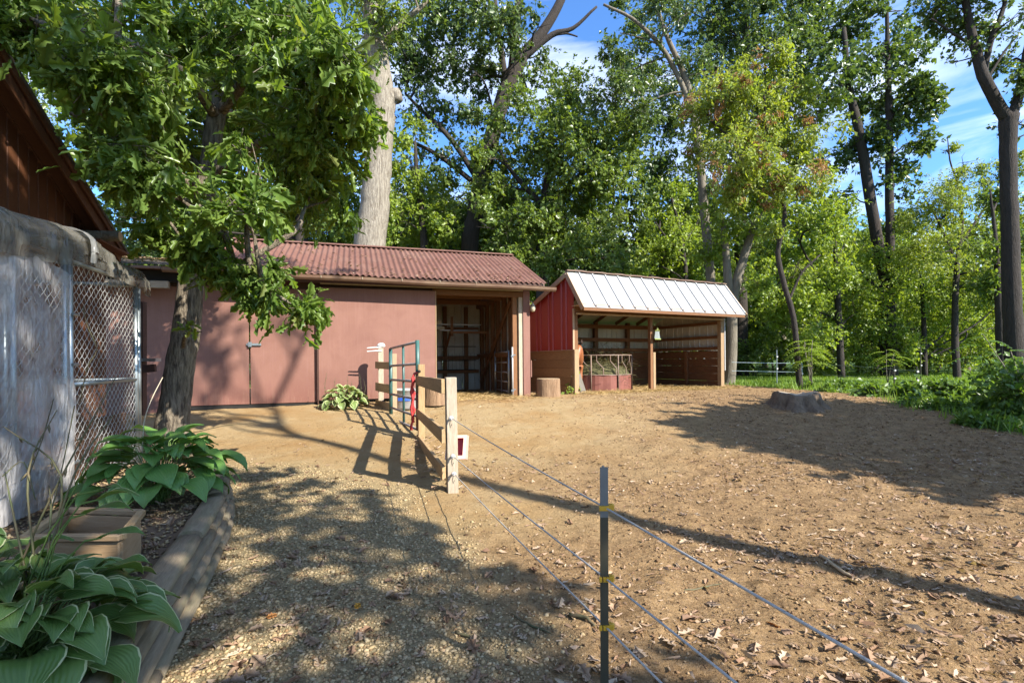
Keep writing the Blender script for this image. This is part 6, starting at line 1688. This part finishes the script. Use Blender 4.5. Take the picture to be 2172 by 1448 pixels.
# trodden chips and clods over the dirt
def dens(x, y): return np.clip(.10 + .9 * dirt_w(x, y), 0, 1) * np.clip(1 - grass_w(x, y), 0, 1) * np.clip((.25 + fbm(x * .8, y * .8, 61) * 1.3), 0, 1)
x, y = scatter(60000, -5, 12, 1.9, 15, dens, 96, 1.6)
stones('debris', x, y, zat(x, y) + .002, (.004 + .014 * g.random(len(x)) ** 2.2) * (1 + .05 * y), 97, LM['chip'], 'trodden wood chips and small clods over the dirt', False)
tufts('straw', [(L1(s, d, .54), .55) for s in (3.0, 3.6, 4.2, 4.8) for d in (-.4, .5, 1.4)] + [(L2(s, d, .54), .45) for s in (.4, 1.2, 2.0, 2.9, 3.6, 4.4, 5.2, 5.9) for d in (-.45, -.1)] + [(L2(s, d, .54), .6) for s in (3.6, 4.6, 5.4) for d in (.6, 1.6)], 6800, .16, M['straw'], None, 'loose straw trampled around both shed openings', 'straw', .12, 98, .004, zf=.03)

# ------------------------------------------------------------------ dry leaves
def dry_template(seed):
    rr = random.Random(seed); n = 8
    ox = [0, .14, .26, .38, .50, .62, .78, 1.0]; oy = [0.0, .09, .26, .13, .34, .16, .24, 0.0]
    oy = [v * rr.uniform(.75, 1.2) for v in oy]; X, Y, Z, F = lobed_template(ox, oy, rr.uniform(-.35, .35), rr.uniform(-.2, .75))
    Z = Z + .05 * np.sin(X * 9 + seed) + .06 * np.sin(Y * 11 + seed * 2); Z = (Z - Z.min()) * .75
    return X - .5, Y, Z, F
DT = [dry_template(s) for s in range(8)]
LM['dry'] = leafmat('dry_leaf', [(0.224, 0.129, 0.073), (0.344, 0.241, 0.155), (0.447, 0.344, 0.241), (0.258, 0.146, 0.082), (0.396, 0.292, 0.206), (0.172, 0.095, 0.056), (0.378, 0.258, 0.163)], .18, .75, .25)
def dleaf(x, y): return np.clip(.05 + .75 * dirt_w(x, y) * np.clip((9.5 - y) / 5, .12, 1) + .45 * gravel_w(x, y) + .22 * np.clip(3.4 - y, 0, 1), 0, 1) * np.clip(1 - grass_w(x, y), 0, 1) * np.clip(fbm(x * 1.3, y * 1.3, 71) * 3.6 - 1.15, .06, 1)
x, y = scatter(10500, -4.5, 11, 1.95, 13, dleaf, 99, 1.55)
od = np.argsort(np.hypot(x, y)); x, y = x[od], y[od]
g = np.random.default_rng(100)
print('dry leaves', len(x))
NI = 290
meshes = []
for k in range(24):
    X, Y, Z, F = DT[k % 8]; meshes.append(np_mesh('dry_leaf', np.stack([X, Y, Z], -1), F, LM['dry'], tint=np.full(len(F[0]), (k * .381) % 1)))
for i in range(min(NI, len(x))):
    o = link('dry_leaf', meshes[int(g.integers(24))]); s = .04 + .085 * g.random() ** 1.3
    o.location = (x[i], y[i], float(zat(x[i], y[i])) + .006); o.scale = (s, s, s * .8); o.rotation_euler = (g.normal() * .14, g.normal() * .14, g.uniform(0, 6.28))
    tag(o, 'dry brown oak leaf lying on the gravel or dirt of the yard', 'fallen leaf', 'dry oak leaves on the ground', 'thing')
def leaf_batch(name, x, y, z, seed, label, smin=.035, smax=.10):
    g = np.random.default_rng(seed); Vs = []; Fs = []; Ts = []; off = 0
    for k in range(8):
        sel = np.arange(len(x))[np.arange(len(x)) % 8 == k]; m = len(sel); X, Y, Z, F = DT[k]
        s = g.uniform(smin, smax, m)[:, None]; a = g.uniform(0, 6.28, m)[:, None]; b = g.normal(size=(m, 1)) * .16; c = g.normal(size=(m, 1)) * .16
        px = X[None] * s; py = Y[None] * s; pz = Z[None] * s * .8
        py, pz = py * np.cos(b) - pz * np.sin(b), py * np.sin(b) + pz * np.cos(b); px, pz = px * np.cos(c) + pz * np.sin(c), -px * np.sin(c) + pz * np.cos(c)
        px, py = px * np.cos(a) - py * np.sin(a), px * np.sin(a) + py * np.cos(a)
        Vs.append(np.stack([px + x[sel][:, None], py + y[sel][:, None], pz + z[sel][:, None]], -1).reshape(-1, 3))
        Fs.append((F[0][None] + off + (np.arange(m) * len(X))[:, None, None]).reshape(-1, 3)); off += m * len(X); Ts.append(np.repeat(g.random(m), len(F[0])))
    o = link(name, np_mesh(name, np.concatenate(Vs), np.concatenate(Fs), LM['dry'], tint=np.concatenate(Ts))); tag(o, label, 'leaf litter', kind='stuff'); return o
leaf_batch('leaf_litter', x[NI:], y[NI:], zat(x[NI:], y[NI:]) + .005, 101, 'scattered dry leaves farther across the yard')
n = 420; g = np.random.default_rng(103); yb = 1.6 + 4.2 * g.random(n); xb = wall_x(yb) - .15 - g.random(n) * 1.4
leaf_batch('leaf_litter', xb, yb, np.full(n, BEDZ) + (fbm(xb * 3, yb * 3, 51) - .47) * .08, 104, 'dry leaves lying in the raised bed')
n = 130; g = np.random.default_rng(115); t = g.random(n); xf = -.62 - .9 * t + g.normal(size=n) * .14 - .05; yf = 5.35 + 3.1 * t + g.normal(size=n) * .12
leaf_batch('leaf_litter', xf, yf, zat(xf, yf) + .01 + .05 * g.random(n), 116, 'dry leaves drifted against the foot of the near fence boards')
n = 340; g = np.random.default_rng(105); s = g.uniform(-2.2, 5.5, n); d = -.45 + 2.8 * g.random(n) ** 1.8
P = np.array([list(L1(a, b, roof_z(b) + .085)) for a, b in zip(s, d)])
leaf_batch('roof_litter', P[:, 0], P[:, 1], P[:, 2], 106, 'dry leaves caught on the corrugated roof', .05, .11)
n = 420; s = g.uniform(-5.8, -2.3, n); d = -.6 + 2.2 * g.random(n)
P = np.array([list(L1(a, b, 3.66 + (b + .4) * .22)) for a, b in zip(s, d)])
leaf_batch('roof_litter', P[:, 0], P[:, 1], P[:, 2], 107, 'dry leaves on the old shingled roof end', .07, .14)
def special(px, py, s, col, label, rot, z=.008, Y=None):
    p = ground_at(px, py) if Y is None else at(px, py, Y); X, Y_, Z, F = DT[3]
    o = link('fallen_leaf', np_mesh('fallen_leaf', np.stack([X, Y_, Z], -1), F, leafmat('leaf_colour', [col, col], .25, .6, .3), tint=np.full(len(F[0]), .5)))
    o.location = p + Vector((0, 0, z)); o.scale = (s, s, s); o.rotation_euler = (.5, .2, rot); tag(o, label, 'fallen leaf', kind='thing')
special(757, 1297, .075, (.50, .24, .03), 'upright orange leaf standing out on the shaded gravel', 1.4, .03)
special(366, 1292, .11, (.34, .36, .06), 'yellow green leaf lying across the ground timber', .4, .055)
special(1640, 1330, .09, (.48, .20, .06), 'bright rusty leaf on the dirt below the grey rope', 2.2)
special(575, 1310, .07, (.46, .20, .06), 'curled rust orange leaf on the gravel near the ground timber', .9)
# broken leaf bits, flat on the ground
x, y = scatter(60000, -5, 12, 1.9, 13, lambda x, y: np.clip((dleaf(x, y) * 1.35 + .07 * dirt_w(x, y)) * (1 - .8 * gravel_w(x, y)) + .01, 0, 1), 121, 1.5)
def bits(x, y, seed):
    g = np.random.default_rng(seed); m = len(x); T = np.array([[0, 0], [.9, .25], [.7, .8], [-.1, 1.0], [-.6, .4]]) - .4
    s = (.005 + .02 * g.random((m, 1)) ** 1.8) * (1 + .04 * y[:, None]); P = T[None] * (1 + g.normal(size=(m, 5, 2)) * .25) * np.stack([g.uniform(1, 2.4, m), g.uniform(.45, .9, m)], -1)[:, None]; a = g.uniform(0, 6.28, (m, 1)); c_, s_ = np.cos(a), np.sin(a)
    X = (P[..., 0] * c_ - P[..., 1] * s_ * .7) * s; Y = (P[..., 0] * s_ + P[..., 1] * c_ * .7) * s; Z = .004 + s * np.abs(g.normal(size=(m, 5))) * .5
    V = np.stack([X + x[:, None], Y + y[:, None], Z + zat(x, y)[:, None]], -1).reshape(-1, 3); b = (np.arange(m) * 5)[:, None, None]
    F = (np.array([[0, 1, 2], [0, 2, 3], [0, 3, 4]])[None] + b).reshape(-1, 3)
    o = link('leaf_fragments', np_mesh('leaf_fragments', V, F, LM['dry'], tint=np.repeat(g.random(m), 3))); tag(o, 'broken bits of dry leaf trodden over the yard', 'leaf litter', kind='stuff')
bits(x, y, 122)
# twigs and sticks
def stick(pts, r, label, mat='stalk'):
    P = [ground_at(a, b) + Vector((0, 0, r * 1.2)) for a, b in pts]; P = [Vector((p.x, p.y, float(zat(p.x, p.y)) + r)) for p in P]; P, rd = smooth_path(P, [r] * (len(P) - 1) + [r * .4], 4, r * .5, int(pts[0][0]))
    tag(MB().tube(P, rd, 6).build('stick', M[mat], None, smooth=True), label, 'stick', kind='thing')
stick([(1740, 1192), (1790, 1220), (1830, 1240)], .012, 'pale bark strip lying in the long trunk shadow', 'log_end')
stick([(965, 1345), (1000, 1358), (1018, 1380)], .008, 'dark crooked stick on the shaded ground near the steel stake')
stick([(1085, 1305), (1130, 1330), (1170, 1345)], .006, 'thin twig lying left of the steel stake in shade')
stick([(1205, 1310), (1240, 1325), (1265, 1338)], .012, 'short dark stick touching the steel stake shadow')
stick([(530, 1420), (560, 1400), (595, 1380)], .004, 'thin pale twig on the gravel at the frame bottom', 'cream')
stick([(1450, 1255), (1490, 1248), (1530, 1238)], .006, 'straight thin twig on the leafy dirt below the ropes')
# thin tapes of grass along the yard edge and the lawn
def blades(name, n, x0, x1, y0, y1, L, w, seed, label, wf=grass_w, near=1.0):
    g = np.random.default_rng(seed); x = g.uniform(x0, x1, n); y = y0 + (y1 - y0) * g.random(n) ** near; k = g.random(n) < wf(x, y); x, y = x[k], y[k]; m = len(x)
    z = zat(x, y); l = L * g.uniform(.5, 1.3, m); a = g.uniform(0, 6.28, m); le = g.uniform(.1, .7, m) * l; c, s = np.cos(a), np.sin(a)
    b0 = np.stack([x - s * w, y + c * w, z], -1); b1 = np.stack([x + s * w, y - c * w, z], -1); t = np.stack([x + c * le, y + s * le, z + l], -1)
    V = np.stack([b0, b1, t], 1).reshape(-1, 3); o = link(name, np_mesh(name, V, np.arange(m * 3).reshape(-1, 3), LM['grass'], tint=g.random(m))); tag(o, label, 'grass', kind='stuff')
blades('grass', 60000, 7, 30, 6.5, 30, .10, .010, 110, 'green lawn grass beyond the dirt yard')
blades('tall_grass', 9000, 6.5, 16, 6.5, 20.5, .26, .012, 111, 'longer ragged grass along the edge of the dirt', lambda x, y: np.clip(grass_w(x, y) * 2, 0, 1) * (1 - grass_w(x, y)) * 2 + .0 * x)
x, y = None, None
g = np.random.default_rng(112); gx = g.uniform(7.5, 15, 300); gy = g.uniform(7, 16, 300); k = (grass_w(gx, gy) > .5) & (grass_w(gx - .9, gy) < .8)
cl = [(a, b, float(gz(b)) + .04, .14) for a, b in zip(gx[k], gy[k])]
V, F, tf, _ = leaf_field(cl, 7500, .10, .07, 113, nsub=4, twig=.2)
o = link('ground_cover', np_mesh('ground_cover', V, F, LM['weed'], tint=tf)); tag(o, 'low leafy ground cover along the yard edge', 'ground cover', kind='stuff')
